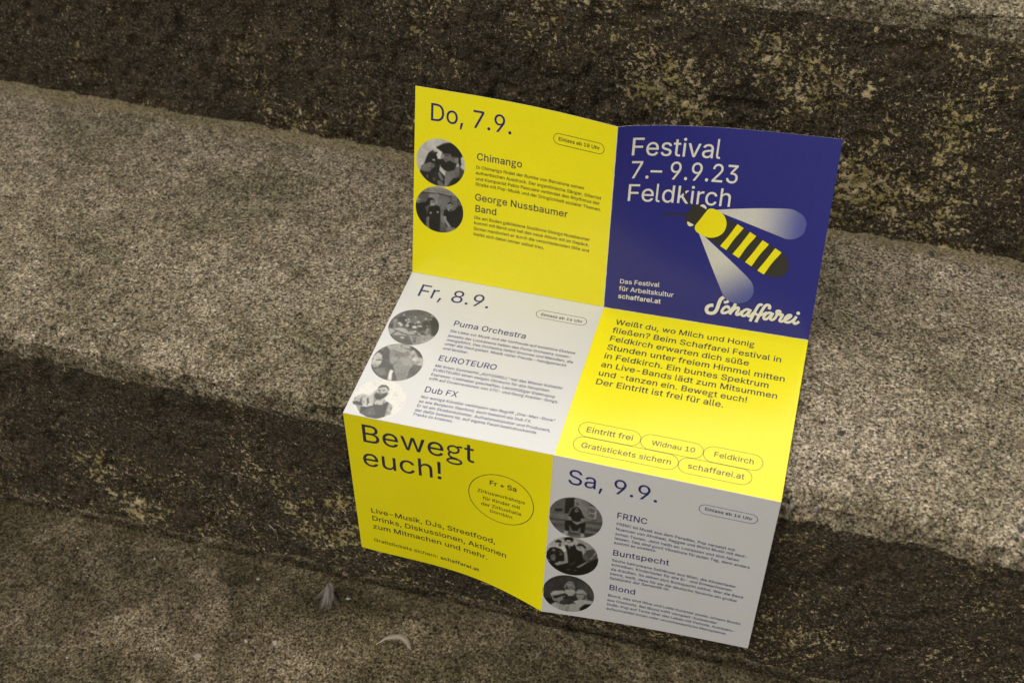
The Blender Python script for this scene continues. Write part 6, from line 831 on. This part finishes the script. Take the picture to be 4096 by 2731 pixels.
# feathers: a quill and separate barbs
def feather_mat(name, col):
    m, nt, b = new_mat(name)
    b.inputs['Base Color'].default_value = (*col, 1); b.inputs['Roughness'].default_value = 0.8
    return m
FM = feather_mat('grey_down', (0.31, 0.28, 0.26)); FM2 = feather_mat('pale_down', (0.48, 0.42, 0.35)); QM = feather_mat('quill', (0.55, 0.48, 0.38))
def tubes(paths, rad):
    V = []; Fc = []; k = 0
    for P in paths:
        P = np.asarray(P); n = len(P)
        d = np.gradient(P, axis=0); d /= np.linalg.norm(d, axis=1)[:, None] + 1e-12
        a = np.cross(d, np.array([0.3, 0.2, 0.93])); a /= np.linalg.norm(a, axis=1)[:, None] + 1e-12
        b = np.cross(d, a)
        rr = rad * np.linspace(1, 0.35, n)[:, None]
        for t in (0, 2.094, 4.189): V.append(P + (a * math.cos(t) + b * math.sin(t)) * rr)
        for s in range(3):
            for i in range(n - 1): Fc.append((k + s * n + i, k + s * n + i + 1, k + ((s + 1) % 3) * n + i + 1, k + ((s + 1) % 3) * n + i))
        k += 3 * n
    return np.vstack(V), Fc
def feather(label, spine, width, nb, fm, seed, droop, lean, rad=0.00011, side_bias=0.0):
    rng = np.random.RandomState(seed)
    root = empty('feather', tuple(spine[0])); tag(root, label, 'feather')
    Sp = smooth(spine, 10)
    V, Fc = tubes([Sp], 0.00028); mesh_obj('quill', V, Fc, QM, root, None, True)
    paths = []
    n = len(Sp)
    tan = np.gradient(Sp, axis=0); tan /= np.linalg.norm(tan, axis=1)[:, None]
    for b in range(nb):
        u = rng.uniform(0.10, 0.98); i = int(u * (n - 1))
        sd = 1 if rng.rand() > 0.5 + side_bias * 0.5 else -1
        t = tan[i]; side = np.cross(t, (0, 0, 1)); side /= np.linalg.norm(side) + 1e-9
        L = width * (0.45 + 0.55 * math.sin(np.pi * min(u * 1.1, 1))) * rng.uniform(0.65, 1.1)
        w = np.linspace(0, 1, 7)[:, None]
        curl = rng.uniform(-0.25, 0.25)
        P = Sp[i] + side * sd * L * w * (0.55 + curl * w) + t * L * lean * w ** 0.8 + np.array([0, 0, 1.0]) * L * (rng.uniform(0.0, 0.45) * w - droop * w ** 2) + rng.randn(1, 3) * 0.0002
        P[:, 2] = np.maximum(P[:, 2], spine[0][2] - 0.0015 if droop < 2 else -9)
        paths.append(P)
    V, Fc = tubes(paths, rad); mesh_obj('barbs', V, Fc, fm, root, None, True)
    return root
zl = ZL + 0.0015
def down_tuft(label, top, n, seed):
    """a downy feather: fine barbs streaming from a short quill"""
    rng = np.random.RandomState(seed)
    root = empty('feather', top); tag(root, label, 'feather')
    top = np.array(top)
    q = smooth([top + (0, 0.001, 0.001), top, top + (0.0014, -0.004, -0.0008), top + (0.002, -0.008, -0.002)], 6)
    V, Fc = tubes([q], 0.00025); mesh_obj('quill', V, Fc, QM, root, None, True)
    paths = []
    for k in range(24):
        a0 = rng.normal(0.04, 0.34); L0 = rng.uniform(0.011, 0.0215) * (1 - 0.4 * min(abs(a0), 1.2)); bend = rng.uniform(-0.22, 0.22)
        o0 = rng.randn(3) * (0.0012, 0.0016, 0.0005); lift = rng.uniform(0.0, 0.0045)
        for _ in range(n // 24):
            a = a0 + rng.normal(0, 0.035); L = L0 * rng.uniform(0.55, 1.05)
            w = np.linspace(0, 1, 9)[:, None]
            P = top + o0 + rng.randn(3) * 0.0002 + np.array([math.sin(a), -math.cos(a), 0.0]) * L * w + np.array([math.cos(a), math.sin(a), 0]) * L * (bend + rng.normal(0, 0.04)) * w ** 2 + np.array([0, 0, 1.0]) * (lift * np.sin(np.pi * np.minimum(w * 1.1, 1)) - (top[2] - zl) * w ** 1.5)
            P[:, 2] = np.maximum(P[:, 2], zl - 0.0006)
            paths.append(P)
    V, Fc = tubes(paths, 0.00005); mesh_obj('barbs', V, Fc, FM, root, None, True)
down_tuft('small grey downy tuft of a feather standing fluffed up on the lowest step', (-0.1690, -0.0995, zl + 0.005), 408, 5)
feather('pale feather curled into an arch lying on the lowest step',
        [(-0.1175, -0.1345, zl), (-0.1110, -0.1295, zl + 0.0025), (-0.1035, -0.1270, zl + 0.0045), (-0.0965, -0.1280, zl + 0.004), (-0.0915, -0.1320, zl + 0.001)], 0.0046, 520, FM2, 8, 0.5, 1.1, 0.00008, 0.7)
yr = -0.0775
feather('thin hair like feather bow sticking to the dark lower riser',
        [(-0.2265, yr, -0.1560), (-0.2215, yr - 0.002, -0.1590), (-0.2195, yr - 0.0025, -0.1660), (-0.2215, yr - 0.001, -0.1745)], 0.0014, 26, FM2, 12, 0.0, 0.9, 0.00006)

# moss along the joints, and one little weed on the riser
mm_, nt, b = new_mat('dry_moss')
tc = nt.nodes.new('ShaderNodeTexCoord')
nn = noise(nt, tc.outputs['Object'], 130, 3, 0.6)
nt.links.new(ramp(nt, nn, [(0.35, (0.055, 0.060, 0.018)), (0.5, (0.13, 0.125, 0.035)), (0.65, (0.22, 0.18, 0.08))]), b.inputs['Base Color'])
b.inputs['Roughness'].default_value = 0.9
rng = np.random.RandomState(4)
V = []; Fc = []; k = 0
def clump(x, y, z, n, spread, h, out):
    global k
    for _ in range(n):
        p = np.array([x + rng.randn() * spread * 1.8, y + rng.randn() * spread * 0.6, z])
        d = np.array([rng.randn() * 0.5, rng.randn() * 0.5 + out, 1.0]); d /= np.linalg.norm(d)
        s = np.cross(d, rng.randn(3)); s /= np.linalg.norm(s)
        L = h * rng.uniform(0.5, 1.2); w = L * 0.28
        V.extend([p - s * w / 2, p + d * L * 0.55 + s * w * 0.7, p + d * L, p + d * L * 0.5 - s * w * 0.7]); Fc.append((k, k + 1, k + 2, k + 3)); k += 4
for _ in range(360):
    x = rng.uniform(-0.60, 0.30); dens = vnoise(np.array([[x, 0.5, 0.5]]), 16, 3)[0]
    if dens < -0.1: continue
    dz = joint_dz(x)
    clump(x, face_y(x) - 0.0105 - abs(rng.randn()) * 0.004, ZL + dz - 0.0008, 16, 0.003, 0.0021, -0.1)
for _ in range(240):
    x = rng.uniform(-0.75, 0.40); dens = vnoise(np.array([[x, 1.5, 0.5]]), 14, 9)[0]
    if dens < -0.05: continue
    clump(x, 0.2085 - abs(rng.randn()) * 0.0018, ZT - 0.0006, 14, 0.0028, 0.0016, -0.1)
o = mesh_obj('moss', V, Fc, mm_)
tag(o, 'thin dry moss growing in the joints where treads meet risers', 'moss', None, 'stuff')

wm, nt, b = new_mat('weed_leaf'); b.inputs['Base Color'].default_value = (0.030, 0.034, 0.018, 1); b.inputs['Roughness'].default_value = 0.7
weed = empty('weed', (0.2394, -0.0765, -0.146)); tag(weed, 'tiny dark weed sprouting from the riser near the lower right corner', 'plant')
def leaf(base, d, L, w):
    d = np.array(d, float); d /= np.linalg.norm(d); s = np.cross(d, (0, 1, 0.2)); s /= np.linalg.norm(s)
    t = np.linspace(0, 1, 7); V = []; Fc = []
    for i, u in enumerate(t):
        p = np.array(base) + d * L * u + np.array([0, -0.3, -0.25]) * L * u * u; ww = w * math.sin(np.pi * min(0.12 + u * 0.88, 1)) / 2
        V += [p - s * ww, p + s * ww]
        if i: Fc.append((2 * i - 2, 2 * i - 1, 2 * i + 1, 2 * i))
    return V, Fc
for d, L, w in (((-0.6, -0.3, 0.55), 0.012, 0.0022), ((0.1, -0.4, 0.9), 0.011, 0.002), ((0.8, -0.3, 0.35), 0.010, 0.0022), ((-0.2, -0.5, 0.3), 0.008, 0.0018), ((0.55, -0.5, 0.8), 0.009, 0.0018)):
    V, Fc = leaf((0.2394, -0.0765, -0.146), d, L, w); mesh_obj('leaf', V, Fc, wm, weed, None, True)
